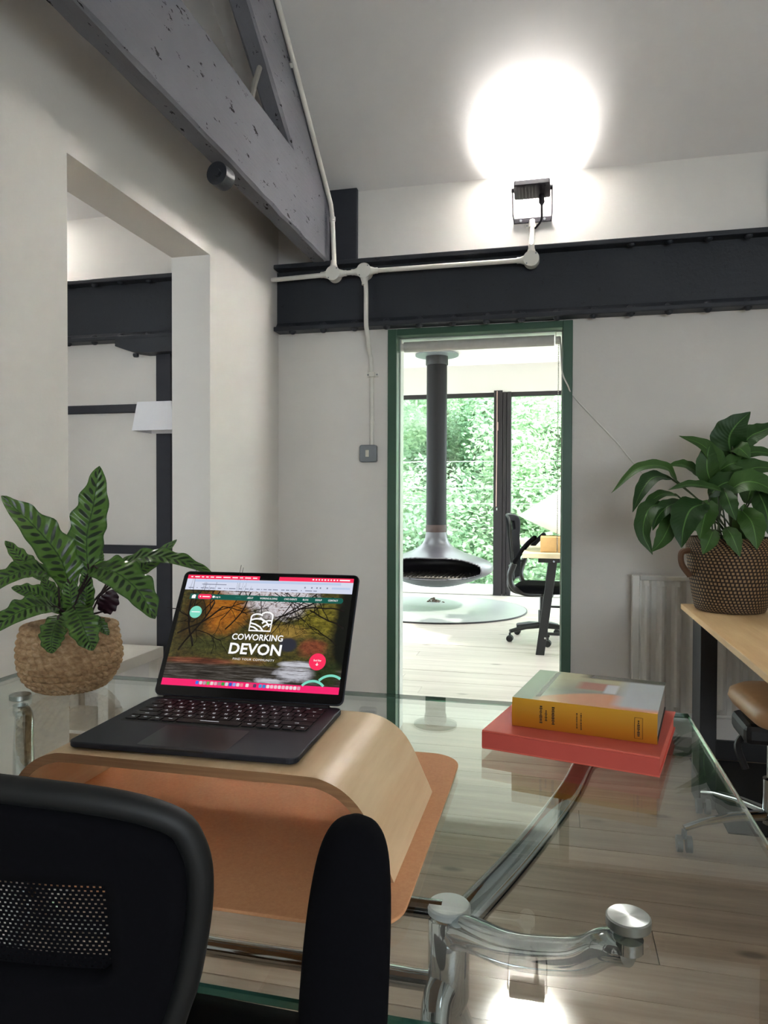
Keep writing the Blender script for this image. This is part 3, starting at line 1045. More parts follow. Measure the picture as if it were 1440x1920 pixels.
TREES = [(-2.9, 13.2, 1.0, 0, 'pale green tree outside at the left edge of the far window'),
         (-1.3, 14.2, .7, 1, 'deeper green tree directly behind the hanging fireplace flue'),
         (.1, 13.4, 1.2, 2, 'light green tree outside, right of the window post'),
         (1.4, 14.6, .9, 0, 'bright green tree outside behind the white lampshade'),
         (-2.3, 15.4, 2.5, 2, 'tall light tree rising behind the left half of the window'),
         (-.6, 15.8, 2.7, 1, 'tall dark green tree rising behind the window post'),
         (.8, 16.2, 2.6, 0, 'tall spring green tree behind the right window pane'),
         (-3.6, 16.4, 2.4, 1, 'deep green tree beyond the far left of the window'),
         (-1.9, 12.1, -1.2, 1, 'low green bush below the fireplace bowl outside'),
         (-.2, 12.3, -1.3, 0, 'low bush outside beside the foot of the window post'),
         (-3.1, 12.4, -1.2, 0, 'low bush outside left of the fireplace bowl'),
         (1.2, 12.6, -1.2, 1, 'low bush outside behind the far office chair'),
         (-2.0, 18.0, 4.2, 0, 'tallest tree on the bank behind the flue'),
         (.2, 18.6, 4.4, 2, 'tallest light tree on the bank right of the post'),
         (-4.2, 18.6, 4.0, 2, 'tall tree on the bank far to the left'),
         (2.2, 18.4, 4.0, 1, 'tall tree on the bank far to the right')]
for i, (tx, ty, tz, k, lb) in enumerate(TREES):
    gz = -3.2 + .34 * (ty - 10.4) + .25 * sin(tx * 1.3) * cos(ty)
    t = thing('tree' if tz > -1 else 'bush', lb, 'tree' if tz > -1 else 'bush', (tx, ty, gz), random.uniform(0, 6), 'trees on the wooded bank outside')
    o = link('foliage', crowns[k], t)
    o['kind'] = 'stuff'
    o.location = (0, 0, tz - gz)
    MB().tube(curve([(0, 0, -.1), (.1, .05, (tz - gz) * .5), (-.05, 0, tz - gz + .6)], 4), [.10] * 4 + [.07] * 4 + [.04], 8).build('trunk', M_bark, t, True)

# ================================================================ GLASS TABLE
TX0, TX1, TY0, TY1, TZ = -1.292, .266, .577, 1.552, .74
gt = thing('glass_table', 'glass-topped table with curved chrome legs in the foreground', 'table', (-.51, 1.06, 0))
top = MB()
x0, x1, y0, y1 = TX0 + .002, TX1 - .002, TY0 + .002, TY1 - .002
top.add([(x0, y0, TZ), (x1, y0, TZ), (x1, y1, TZ), (x0, y1, TZ), (x0, y0, TZ - .010), (x1, y0, TZ - .010), (x1, y1, TZ - .010), (x0, y1, TZ - .010)],
        [(0, 1, 2, 3), (7, 6, 5, 4)])
top.build('glass_top', M_glass, gt, world=True)
ed = MB()
def ring(a, b, zz):
    return [(a, TY0 + (a - TX0), zz)]
E_ = .0008
q0 = [(x0, y0), (x1, y0), (x1, y1), (x0, y1)]
vs, fs = [], []
for (e, zz) in ((0, TZ), (.002, TZ - .002), (.002, TZ - .008), (0, TZ - .010)):
    for (xx, yy), (sx, sy) in zip(q0, ((-1, -1), (1, -1), (1, 1), (-1, 1))):
        vs.append((xx + sx * e, yy + sy * e, zz))
for s_ in range(3):
    for k in range(4):
        fs.append((s_ * 4 + k, (s_ + 1) * 4 + k, (s_ + 1) * 4 + (k + 1) % 4, s_ * 4 + (k + 1) % 4))
ed.add(vs, fs).build('glass_edge', M_gedge, gt, world=True)
for (nx_, cx_) in ((-.15, .075), (-.88, -1.112)):
    sg = 1 if cx_ > nx_ else -1
    # hub post with frosted pad
    MB().lathe([(.012, .40), (.026, .412), (.031, .43), (.031, .545), (.026, .552)], (nx_, 1.06, 0), 24).build('hub_post', M_chrome, gt, True, .7, world=True)
    MB().lathe([(.026, .553), (.0325, .556), (.0325, .564), (.030, .567)], (nx_, 1.06, 0), 28).build('hub_disc', flat('frosted_disc', 'D9DEDD', .35, .2, var=.03), gt, True, .6, world=True)
    for cy_, in ((.757,), (1.315,)):
        dy = cy_ - 1.06
        p = [(nx_, 1.06, .52), (nx_ + sg * .03, 1.06 + dy * .10, .545), (nx_ + (cx_ - nx_) * .45, 1.06 + dy * .45, .595), (nx_ + (cx_ - nx_) * .78, 1.06 + dy * .80, .665), (cx_ - sg * .02, cy_ - dy * .05, .708), (cx_, cy_, .717)]
        pp = curve(p, 6)
        MB().tube(pp, [.026 - .010 * i / len(pp) for i in range(len(pp))], 14).build('arm', M_chrome, gt, True, world=True)
        MB().lathe([(.010, .715), (.015, .717), (.015, .7285)], (cx_, cy_, 0), 20).build('clamp', M_chrome, gt, True, .6, world=True)
        cp_ = MB().lathe([(.0205, 0), (.0220, .0015), (.0220, .010), (.0205, .0115)], (0, 0, 0), 40).build('cap', M_cap, gt, True, .6)
        cp_.location = Vector((cx_, cy_, TZ + .0003)) - gt.location
        # floor legs curving down and out
        q = curve([(nx_, 1.06, .46), (nx_ - sg * .012, 1.06 + dy * .15, .425), (nx_ + sg * .01, 1.06 + dy * .42, .30), (nx_ + sg * .06, 1.06 + dy * .75, .13), (nx_ + sg * .12, 1.06 + dy * 1.05, .012)], 6)
        MB().tube(q, [.024 - .008 * i / len(q) for i in range(len(q))], 14).build('leg', M_chrome, gt, True, world=True)
        MB().lathe([(.022, 0), (.022, .012), (.012, .02)], (nx_ + sg * .12, 1.06 + dy * 1.05, 0), 16).build('foot', M_blackplastic, gt, True, .6, world=True)
for zz in (.555, .445):
    MB().tube([(-.87, 1.06, zz), (-.16, 1.06, zz)], .0145, 14).build('rail', M_chrome, gt, True, world=True)

# ---------------------------------------------------------------- desk mat, stand, laptop
def matmat():
    m = NT('tan_cork_leather')
    f = m.noise(m.pos(), 260, 3, .7)
    g = m.noise(m.pos(), 6, 3)
    m.base(m.mix(f, hexc('C6885E'), hexc('E0AA7C')), .75, 0, .25)
    m.bump(f, .15, .001)
    return m.m
mt = MB().prism(rrect(-.715, -.148, .684, 1.192, .05, 8), 'z', TZ + .0004, TZ + .0042).build('desk_mat', matmat(), None, bevel=.001)
tag(mt, 'tan rounded desk mat lying under the plywood laptop stand', 'desk mat')
st = thing('laptop_stand', 'bent plywood laptop stand arched over the tan desk mat', 'stand', (-.433, .906, TZ + .0044), .0)
zt = .1095
half = [(.262, 0), (.253, .020), (.2285, .070), (.2055, .0945), (.178, .1070), (.15, zt), (.07, zt)]
path = [Vector((-x, 0, z)) for x, z in half] + [Vector((x, 0, z)) for x, z in half[::-1]]
path = curve(path, 5)
th = .0115
def stand_mesh(sub):
    vs, fs = [], []
    m = len(path)
    for i, p in enumerate(path):
        t = (path[min(i + 1, m - 1)] - path[max(i - 1, 0)]).normalized()
        n_ = Vector((-t.z, 0, t.x))
        for yy in (-.132, .125):
            vs.append((p.x, yy, p.z)); vs.append((p.x - n_.x * th, yy, max(0, p.z - n_.z * th)))
    return vs, m
vs, m = stand_mesh(0)
fs = []
for i in range(m - 1):
    a = i * 4
    fs.append((a, a + 2, a + 6, a + 4)) if False else fs.append((a, a + 4, a + 6, a + 2))
    fs.append((a + 1, a + 3, a + 7, a + 5))
MB().add(vs, fs).build('plywood_shell', M_ply, st, True, .9)
fs = []
for i in range(m - 1):
    a = i * 4
    fs.append((a, a + 1, a + 5, a + 4))
    fs.append((a + 2, a + 6, a + 7, a + 3))
fs += [(0, 2, 3, 1), ((m - 1) * 4, (m - 1) * 4 + 1, (m - 1) * 4 + 3, (m - 1) * 4 + 2)]
MB().add(vs, fs).build('plywood_edge', M_plyedge, st, label='darker layered plywood edge')

LB = TZ + .0044 + zt + .0003
lp = thing('laptop', 'open midnight-black laptop on the plywood stand showing an autumn river page', 'laptop', (-.599, .788, LB), .03)
M_alu = flat('midnight_aluminium', '2c2f38', .5, .5, var=.05, scale=400)
M_key = flat('black_keycap', '0b0b0d', .55, var=.05)
M_bezel = flat('black_glass_bezel', '050506', .12)
W_, D_ = .304, .215
for fx in (.03, W_ - .03):
    for fy in (.025, D_ - .025):
        MB().lathe([(.007, 0), (.007, .002)], (fx, fy, 0), 12).build('rubber_foot', M_blackplastic, lp)
bs = MB().prism(rrect(0, W_, 0, D_, .012, 6), 'z', .002, .0095).build('base', M_alu, lp, bevel=.0015)
MB().box(.118, .186, -.0004, .004, .0075, .0097).build('finger_notch', M_key, lp)
MB().prism(rrect(.092, .212, .008, .086, .004, 3), 'z', .0095, .00965).build('trackpad', flat('trackpad_glass', '20232b', .3, .3, var=.02), bs)
MB().prism(rrect(.017, W_ - .017, .093, .199, .003, 3), 'z', .0094, .00955).build('keyboard_well', M_key, bs)
kz = .0096
kmesh = {}
letters = MB()
rows = [(.101, .0185, [('', .0155)] * 3 + [('', .0185), ('', .092), ('', .0185), ('', .0155), ('', .0155), ('', .0155), ('', .0155)]),
        (.1195, .0155, [('shift', .0385)] + [(c, .0155) for c in 'ZXCVBNM,./'] + [('shift', .0425)]),
        (.1375, .0155, [('caps', .0295)] + [(c, .0155) for c in "ASDFGHJKL;'"] + [('ret', .0305)]),
        (.1555, .0155, [('tab', .0245)] + [(c, .0155) for c in 'QWERTYUIOP[]'] + [('\\', .0175)]),
        (.1735, .0155, [(c, .0155) for c in '`1234567890-='] + [('del', .0265)]),
        (.1905, .0085, [('esc', .0235)] + [('F%d' % (k + 1), .0158) for k in range(12)] + [('', .0158)])]
for (yy, hh, keys) in rows:
    tot = sum(w for _, w in keys)
    gap = (W_ - .040 - tot) / (len(keys) - 1)
    xx = .020
    for (c, w) in keys:
        kk = (round(w, 4), round(hh, 4))
        if kk not in kmesh:
            kmesh[kk] = MB().prism(rrect(0, w, 0, hh if hh < .016 else .0155, .002, 2), 'z', 0, .0014).mesh('key', M_key)
        o = link('key', kmesh[kk], bs)
        o.location = (xx, yy, kz)
        if c:
            sz = .0062 if len(c) == 1 else .0036
            v2, f2 = text2d(c, sz, .008, 'CENTER')
            letters.add([(v[0] + xx + w / 2, v[1] + yy + hh / 2 - sz * .34, kz + .00155) for v in v2], f2)
        else:
            letters.add([(xx + w * .35, yy + hh * .45, kz + .00155), (xx + w * .65, yy + hh * .45, kz + .00155), (xx + w * .65, yy + hh * .52, kz + .00155), (xx + w * .35, yy + hh * .52, kz + .00155)], [(0, 1, 2, 3)])
        xx += w + gap
letters.build('key_lettering', emis('backlit_white_legend', 'E6EAF0', .9), bs)
HA = 1.045
dv = Vector((0, cos(HA), sin(HA)))
nv = Vector((0, -sin(HA), cos(HA)))
hg = Vector((0, D_ - .002, .0105))
def lidp(x, v, n_):
    return hg + Vector((x, 0, 0)) + dv * v + nv * n_
LM = Matrix(((1, 0, 0, hg.x), (0, dv.y, nv.y, hg.y), (0, dv.z, nv.z, hg.z), (0, 0, 0, 1)))
lid = MB().prism(rrect(0, W_, .002, .2125, .010, 6), 'z', -.0042, 0).xf(LM).build('lid', M_alu, lp, bevel=.001)
MB().tube([(.02, D_ - .003, .0075), (W_ - .02, D_ - .003, .0075)], .005, 10).build('hinge', M_key, lp, True)
MB().prism(rrect(.0015, W_ - .0015, .0035, .211, .009, 6), 'z', 0, .0004).xf(LM).build('bezel', M_bezel, lid)
# display
SX0, SX1, SV0, SV1 = .0085, W_ - .0085, .018, .2055
def S(u, v, layer=0):
    return LM @ Vector((SX0 + (SX1 - SX0) * u, SV0 + (SV1 - SV0) * v, .0006 + layer * .00012))
ASP = (SX1 - SX0) / (SV1 - SV0)
def poly(mb, pts, layer):
    o_ = len(mb.v)
    mb.v += [tuple(S(u, v, layer)) for u, v in pts]
    mb.f.append(tuple(range(o_, o_ + len(pts))))
    return mb
def stroke(mb, pts, w, layer):
    """ribbon of width w (in units of display height) along pts given in (u,v)"""
    P = [Vector((u * ASP, v)) for u, v in pts]
    L_, R_ = [], []
    for i, p in enumerate(P):
        t = (P[min(i + 1, len(P) - 1)] - P[max(i - 1, 0)])
        t = t.normalized() if t.length > 1e-9 else Vector((1, 0))
        n_ = Vector((-t.y, t.x)) * w / 2
        L_.append(((p + n_).x / ASP, (p + n_).y)); R_.append(((p - n_).x / ASP, (p - n_).y))
    for i in range(len(P) - 1):
        poly(mb, [R_[i], R_[i + 1], L_[i + 1], L_[i]], layer)
def disc2(mb, cu, cv, r, layer, n=28):
    poly(mb, [(cu + r * cos(2 * pi * k / n) / ASP, cv + r * sin(2 * pi * k / n)) for k in range(n)], layer)
def text_s(mb, s, u, v, size, layer, bold=.0, align='CENTER', shear=0, fit=None, space=1.0):
    v2, f2 = text2d(s, size, bold, align, shear, space)
    k = 1.0
    if fit:
        xs = [a[0] for a in v2]
        k = fit * ASP / (max(xs) - min(xs))
        if align == 'CENTER':
            mid = (max(xs) + min(xs)) / 2
            v2 = [(a[0] - mid, a[1], 0) for a in v2]
    o_ = len(mb.v)
    mb.v += [tuple(S(u + a[0] * k / ASP, v + a[1], layer)) for a in v2]
    mb.f += [tuple(i + o_ for i in q) for q in f2]
EK = .95
# the river photograph on the page, painted by nodes in display coordinates
def screen_photo():
    m = NT('autumn_river_picture')
    uv = m.n('TexCoord').outputs['UV']
    sp = m.n('SeparateXYZ')
    m.set(sp.inputs[0], uv)
    u, v = sp.outputs[0], sp.outputs[1]
    def blob(cu, cv, ru, rv, soft=.5, wob=.25):
        wv = m.math('MULTIPLY', m.math('SUBTRACT', m.noise(uv, 14, 4, .65), .5), wob)
        a = m.math('DIVIDE', m.math('SUBTRACT', u, cu), ru)
        b_ = m.math('DIVIDE', m.math('SUBTRACT', v, cv), rv)
        d = m.math('ADD', m.math('SQRT', m.math('ADD', m.math('MULTIPLY', a, a), m.math('MULTIPLY', b_, b_))), m.math('MULTIPLY', wv, 3.0))
        x = m.n('MapRange')
        x.inputs['From Min'].default_value = 1.0
        x.inputs['From Max'].default_value = 1.0 - soft
        m.set(x.inputs['Value'], d)
        return x.outputs[0]
    n1 = m.noise(uv, 30, 8, .78)
    n2 = m.noise(uv, 60, 3, .7)
    mp = m.n('Mapping'); m.set(mp.inputs[0], uv); mp.inputs['Scale'].default_value = (3, 30, 1)
    n3 = m.noise(mp.outputs[0], 2.2, 5, .7)
    woods = m.ramp(n1, [(.30, hexc('15140c')), (.45, hexc('3b3a20')), (.58, hexc('5d5528')), (.75, hexc('8a6f3a'))])
    c = m.mix(blob(.24, .66, .22, .24), woods, m.ramp(n1, [(.32, hexc('5a3416')), (.5, hexc('a8651f')), (.7, hexc('d48f2e'))]))
    c = m.mix(blob(.10, .55, .12, .4), c, m.ramp(n1, [(.35, hexc('161a0e')), (.6, hexc('4d3c1c')), (.8, hexc('6f6a35'))]))
    sky = m.ramp(n2, [(.36, hexc('6a4a3c')), (.47, hexc('d8cfd2')), (.7, hexc('e8e8f0'))])
    c = m.mix(blob(.62, .76, .26, .17, .4, .4), c, sky)
    c = m.mix(blob(.42, .86, .22, .07, .5, .4), c, sky)
    c = m.mix(blob(.84, .62, .17, .2, .5), c, m.ramp(n1, [(.35, hexc('2c2a0e')), (.5, hexc('6e6622')), (.68, hexc('a89a3c'))]))
    c = m.mix(blob(.66, .50, .16, .08, .5), c, m.ramp(n1, [(.35, hexc('6e5a28')), (.65, hexc('b29248'))]))
    c = m.mix(blob(.68, .39, .06, .07, .3, .1), c, hexc('33343f'))
    c = m.mix(blob(.82, .37, .09, .10, .5), c, m.ramp(n1, [(.35, hexc('5a2a1c')), (.65, hexc('a05a3c'))]))
    c = m.mix(blob(.985, .55, .085, .60, .5, .15), c, hexc('12140f'))
    c = m.mix(blob(.22, .36, .22, .10, .6), c, m.ramp(n1, [(.35, hexc('14160c')), (.6, hexc('52542a')), (.78, hexc('97883e'))]))
    bank = m.ramp(n3, [(.35, hexc('2a1610')), (.55, hexc('7d4632')), (.72, hexc('b07a5c'))])
    c = m.mix(blob(.18, .215, .30, .04, .5, .15), c, bank)
    c = m.mix(blob(.48, .235, .12, .04, .5, .15), c, m.ramp(n3, [(.35, hexc('3a2414')), (.65, hexc('b08a4c'))]))
    water = m.ramp(n3, [(.34, hexc('15120f')), (.5, hexc('3c362f')), (.66, hexc('6f6a66')), (.8, hexc('a5a2a4'))])
    wm = m.n('MapRange'); wm.inputs['From Min'].default_value = .21; wm.inputs['From Max'].default_value = .18
    m.set(wm.inputs['Value'], v)
    c = m.mix(wm.outputs[0], c, water)
    foam = m.ramp(n3, [(.36, hexc('4a4038')), (.48, hexc('c9c9d2')), (.7, hexc('eceff6'))])
    c = m.mix(blob(.76, .225, .13, .035, .4, .15), c, foam)
    c = m.mix(blob(.74, .14, .13, .07, .5, .35), c, foam)
    c = m.mix(blob(.62, .08, .10, .03, .5, .35), c, foam)
    c = m.mix(blob(.92, .16, .09, .14, .5), c, m.ramp(n1, [(.35, hexc('14160e')), (.65, hexc('3a4a24'))]))
    m.base((0, 0, 0, 1), .25)
    m.set(m.b.inputs['Emission Color'], c)
    m.b.inputs['Emission Strength'].default_value = .8
    return m.m
ph = MB()
ph.v = [tuple(S(0, 0, 0)), tuple(S(1, 0, 0)), tuple(S(1, 1, 0)), tuple(S(0, 1, 0))]
ph.f = [(0, 1, 2, 3)]
ph.uv = [(0, 0), (1, 0), (1, 1), (0, 1)]
ph.build('display', screen_photo(), lid, label='display showing an autumn river scene')
# dark branches over the picture
bm_ = MB()
r = random.Random(21)
def branch(u, v, ang, L, w, depth_=0):
    pts = [(u, v)]
    for k in range(7):
        ang += r.uniform(-.22, .22)
        u += cos(ang) * L / 7 / ASP; v += sin(ang) * L / 7
        pts.append((min(max(u, .004), .996), min(max(v, .06), .85)))
        if depth_ < 2 and k > 1 and r.random() < .6:
            branch(u, v, ang + r.choice((-1, 1)) * r.uniform(.4, .9), L * .55, w * .55, depth_ + 1)
    stroke(bm_, pts, w, 1)
for a in ((.30, .50, 1.0, .45, .012), (.13, .34, 1.7, .5, .016), (.05, .30, 1.2, .5, .014), (.02, .45, .5, .45, .014), (.35, .85, -1.9, .3, .008), (.22, .85, -2.1, .35, .010),
          (.55, .85, -.6, .35, .007), (.62, .85, -1.2, .3, .006), (.70, .85, -2.3, .42, .009), (.80, .85, -2.6, .45, .010), (.90, .82, -2.8, .5, .012), (.97, .70, 3.0, .4, .012), (.98, .55, 2.7, .35, .012), (.68, .85, -1.5, .3, .005), (.95, .40, 2.3, .3, .008), (.74, .84, -2.0, .3, .005), (.46, .84, -1.2, .2, .006)):
    branch(*a)
bm_.build('picture_branches', emis('picture_dark_twigs', '1a130f', .5), lid, kind='stuff')
E_pink, E_white, E_page, E_teal, E_mint, E_dock = (emis('display_pink', 'FF2D5C', EK), emis('display_white', 'FFFFFF', EK), emis('display_pale_blue', 'DCE2F6', .92), emis('display_dark_teal', '0E5C50', .85), emis('display_mint', '7FDCC4', EK), emis('display_magenta', 'FA1E6E', EK))
# menu bar, notch, browser bars
mb = MB(); poly(mb, [(0, .962), (1, .962), (1, 1), (0, 1)], 1)
mb.build('menu_bar', E_pink, lid)
mb = MB(); poly(mb, [(0, 0), (1, 0), (1, .058), (0, .058)], 1)
mb.build('dock_bar', E_dock, lid)
mb = MB(); poly(mb, [(.445, .962), (.562, .962), (.562, 1), (.445, 1)], 2); mb.build('camera_notch', M_bezel, lid)
mb = MB(); poly(mb, [(0, .857), (1, .857), (1, .962), (0, .962)], 1); mb.build('browser_bar', E_page, lid)
mb = MB(); poly(mb, [(.05, .934), (.93, .934), (.93, .956), (.05, .956)], 2); poly(mb, [(.88, .896), (.985, .896), (.985, .914), (.88, .914)], 2); mb.build('browser_tabs', emis('display_tab_blue', 'C3D4F2', .9), lid)
tx = MB(); u = .02
for L in (.012, .03, .015, .016, .022, .034, .044, .034, .02, .036, .026):
    poly(tx, [(u, .976), (u + L, .976), (u + L, .986), (u, .986)], 3); u += L + .012
u = .76
for L in (.010, .008, .008, .008, .010, .008, .008, .010, .008, .06):
    poly(tx, [(u, .975), (u + L, .975), (u + L, .988), (u, .988)], 3); u += L + .009
tx.build('menu_text', E_white, lid, kind='stuff')
tx = MB(); r = random.Random(5); u = .02
while u < .8:
    L = r.choice((.006, .02, .03, .04)); poly(tx, [(u, .872), (u + L, .872), (u + L, .880), (u, .880)], 3); u += L + r.choice((.008, .02))
poly(tx, [(.10, .908), (.25, .908), (.25, .915), (.10, .915)], 3)
for u in (.72, .76, .79, .81, .85):
    poly(tx, [(u, .898), (u + .008, .898), (u + .008, .912), (u, .912)], 3)
tx.build('bookmark_text', emis('display_grey', '8A90A8', .8), lid, kind='stuff')
# navigation bar
mb = MB()
poly(mb, rrect(.042, .956, .768, .818, .02, 5) if False else [(.042, .768), (.945, .768), (.953, .778), (.956, .793), (.953, .808), (.945, .818), (.042, .818)], 2)
mb.build('nav_bar', E_teal, lid)
mb = MB(); poly(mb, [(p[0] / ASP, p[1]) for p in rrect(.092 * ASP, .177 * ASP, .771, .817, .0225, 6)], 3); mb.build('nav_button', E_pink, lid)
nt = MB()
text_s(nt, 'Log in', .213, .787, .022, 3, .01)
for s, cu in (('ABOUT', .411), ('WORKING & LIVING', .521), ('CWD EVENTS', .651), ('BLOG', .739), ('SIGNUP', .814), ('CONTACT', .898)):
    text_s(nt, s, cu, .786, .023, 3, .012, fit={'ABOUT': .036, 'WORKING & LIVING': .104, 'CWD EVENTS': .075, 'BLOG': .032, 'SIGNUP': .038, 'CONTACT': .056}[s])
text_s(nt, 'HOME', .338, .786, .020, 3, .004, fit=.03) if False else None
poly(nt, [(.12, .789), (.165, .789), (.165, .798), (.12, .798)], 4)
poly(nt, [(.103, .788), (.111, .788), (.111, .80), (.103, .80)], 4)
disc2(nt, .188, .794, .011, 3, 14)
poly(nt, [(.054, .775), (.078, .775), (.078, .808), (.066, .812), (.054, .800)], 3)
nt.build('nav_text', E_white, lid)
tx = MB(); text_s(tx, 'HOME', .338, .787, .020, 3, .0, fit=.028); tx.build('nav_text', emis('display_dim_teal', '4E9A8C', .7), lid, label='dim teal menu word')
# logo: arch with hills
lg = MB()
lu0, lu1, lv0, lv1 = .442, .566, .500, .668
def L2(a, b_):
    return (lu0 + (lu1 - lu0) * a, lv0 + (lv1 - lv0) * b_)
def arc(cx, cy, r_, a0, a1, n=14, ry=None):
    return [L2(cx + r_ * cos(math.radians(a0 + (a1 - a0) * k / n)), cy + (ry or r_) * sin(math.radians(a0 + (a1 - a0) * k / n))) for k in range(n + 1)]
LW = .014
stroke(lg, [L2(0, .72), L2(0, 0), L2(1, 0), L2(1, .78)], LW, 3)
stroke(lg, arc(.28, .72, .28, 180, 30, 14, .17), LW, 3)
stroke(lg, arc(.72, .78, .28, 0, 150, 14, .22), LW, 3)
stroke(lg, [L2(0, .40), L2(.2, .46), L2(.45, .50), L2(.7, .44), L2(1, .30)][::1] if False else arc(.32, .02, .62, 118, 20, 14, .62), LW, 3)
stroke(lg, [L2(.42, .70), L2(.55, .60), L2(.62, .5)], LW, 3)
stroke(lg, [L2(.55, .40), L2(.7, .52), L2(.85, .56), L2(1, .56)], LW, 3)
stroke(lg, [L2(.62, .2), L2(.75, .32), L2(1, .38)], LW, 3)
stroke(lg, [L2(0, .40), L2(.25, .34), L2(.5, .2), L2(.66, 0)], LW, 3)
stroke(lg, [L2(0, .22), L2(.2, .18), L2(.35, .08), L2(.42, 0)], LW, 3)
lg.build('logo_emblem', E_white, lid, label='white arch emblem with rolling hills')
tx = MB()
text_s(tx, 'COWORKING', .5, .416, .074, 3, .022, fit=.296, space=1.02)
text_s(tx, 'DEVON', .5, .294, .130, 3, .026, fit=.300, space=1.02)
text_s(tx, 'FIND YOUR COMMUNITY', .502, .240, .026, 3, .0, fit=.238, space=1.15)
tx.build('page_title', E_white, lid, label='white page title lettering')
mb = MB(); disc2(mb, .101, .648, .056, 3); mb.build('round_badge', E_mint, lid, label='round mint badge')
mb = MB(); disc2(mb, .861, .258, .071, 3); mb.build('round_badge', E_pink, lid, label='round pink badge')
tx = MB(); poly(tx, [(.075, .645), (.127, .645), (.127, .653), (.075, .653)], 4)
text_s(tx, 'Book Now', .861, .262, .022, 4, .014, fit=.042)
stroke(tx, [(.861, .250), (.861, .228)], .006, 4); stroke(tx, [(.854, .237), (.861, .227), (.868, .237)], .006, 4)
tx.build('badge_text', E_white, lid)
mb = MB()
def arcs(cu, cv, r_, a0, a1):
    return [(cu + r_ * cos(math.radians(a0 + (a1 - a0) * k / 18)) / ASP, cv + r_ * sin(math.radians(a0 + (a1 - a0) * k / 18))) for k in range(19)]
stroke(mb, arcs(.856, -.02, .118, 140, 42), .020, 3)
stroke(mb, arcs(.950, .02, .130, 140, 55), .020, 3)
mb.build('hill_arcs', E_mint, lid, label='mint hill arcs')
ics = ['3A7BF0', 'D8D8E0', 'B8A8B0', '6BBF5B', 'E8E4DC', 'E8B0C0', '9A8A90', '2BA84A', 'CFE0E8', '2C5CC8', '8FA8F0', 'F0D8E0', 'F08090', None, 'F4E8EC', 'E05070', '5A3A68', None, '3EA0D8', '2E8CD0', 'F0E8EC', 'F2C8D4', 'F4D0DC', 'F0E0E4', 'F4C8D4', 'F6D4DC', 'F2DCE2', 'F0E8E8', 'E8A8BC']
u = .199
for cc in ics:
    if cc:
        mb = MB(); poly(mb, [(p[0] / ASP, p[1]) for p in rrect(u * ASP, u * ASP + .027, .019, .047, .006, 3)], 3)
        mb.build('dock_icon', emis('icon_' + cc.lower(), cc, .9), lid)
        u += .0213
    else:
        u += .010

# ---------------------------------------------------------------- books
def book(name, label, loc, rz, w, d, h, cover, pagecol, spine_w=.003):
    t = thing(name, label, 'book', loc, rz, 'books stacked on the glass table')
    MB().box(.0, w, .002, d - .002, .002, h - .002).build('page_block', pagecol, t)
    return t
M_paper = flat('page_edges', '8A8378', .8)
M_red = flat('coral_red_cover', 'D6604F', .6, var=.04)
rb_ = book('book', 'thick coral-red book lying flat under the yellow one', (-.1165, 1.247, TZ + .0005), -.235, .283, .262, .032, None, M_red)
MB().box(-.003, .286, -.003, .268, .029, .032).build('front_cover', M_red, rb_, bevel=.0008)
MB().box(-.003, .286, -.003, .268, 0, .003).build('back_cover', M_red, rb_, bevel=.0008)
MB().box(-.003, .286, -.0035, -.0005, .003, .029).build('spine', flat('brick_red_spine', 'C24E42', .6, var=.04), rb_)
def yellow_spine():
    m = NT('yellow_spine')
    sp = m.n('SeparateXYZ'); m.set(sp.inputs[0], m.n('TexCoord').outputs['Generated'])
    m.base(m.mix(sp.outputs[2], hexc('A8621A'), hexc('C79220')), .35)  # orange-brown toward the bottom: part print, part shading put into the colour
    return m.m
def cover_art():
    m = NT('landscape_cover')
    uv = m.n('TexCoord').outputs['UV']
    sp = m.n('SeparateXYZ'); m.set(sp.inputs[0], uv)
    u, v = sp.outputs[0], sp.outputs[1]
    n = m.noise(uv, 7, 4, .6)
    c = m.ramp(m.math('ADD', v, m.math('MULTIPLY', n, .25)), [(.1, hexc('B9B4A0')), (.5, hexc('9A9888')), (.95, hexc('C8C09A'))])
    def band(x, a, b_):
        q = m.n('MapRange'); q.inputs['From Min'].default_value = a; q.inputs['From Max'].default_value = b_
        m.set(q.inputs['Value'], x); return q.outputs[0]
    hill = m.math('SUBTRACT', m.math('MULTIPLY_ADD', m.math('SINE', m.math('MULTIPLY', m.math('SUBTRACT', u, .15), 3.1)), .30, .10), v)
    c = m.mix(band(hill, -.02, .03), c, hexc('E0A078'))
    c = m.mix(m.math('MULTIPLY', band(u, .66, .76), band(v, .02, .12)), c, hexc('C2C8CC'))
    a = m.math('MULTIPLY', m.math('MULTIPLY', band(u, .36, .42), band(u, .66, .6)), m.math('MULTIPLY', band(v, .46, .5), band(v, .74, .7)))
    c = m.mix(a, c, hexc('B07A66'))
    a = m.math('MULTIPLY', m.math('MULTIPLY', band(u, .58, .60), band(u, .69, .67)), m.math('MULTIPLY', band(v, .40, .44), band(v, .72, .68)))
    c = m.mix(a, c, hexc('D8DADC'))
    c = m.mix(m.math('MULTIPLY', band(m.math('ADD', u, m.math('MULTIPLY', n, .1)), .40, .5), band(v, .84, .9)), c, hexc('5c584e'))
    c = m.mix(band(u, .20, .13), c, hexc('8C948A'))
    m.base(c, .22, 0, .5)
    return m.m
ybz = TZ + .0005 + .0325
yb = book('book', 'thick yellow-spined book with a landscape cover atop the red book', (-.068, 1.285, ybz), -.195, .236, .218, .050, None, M_paper)
MB().box(-.002, .238, -.003, .222, 0, .0025).build('back_cover', flat('dark_back_board', '2a2624', .5), yb)
cv_ = MB().box(-.002, .238, -.003, .222, .0475, .050)
cv_.uv = [((x + .002) / .24, (y_ + .003) / .225) for (x, y_, z_) in cv_.v]
cvo = cv_.build('front_cover', cover_art(), yb)
NSP = 9
vs = []
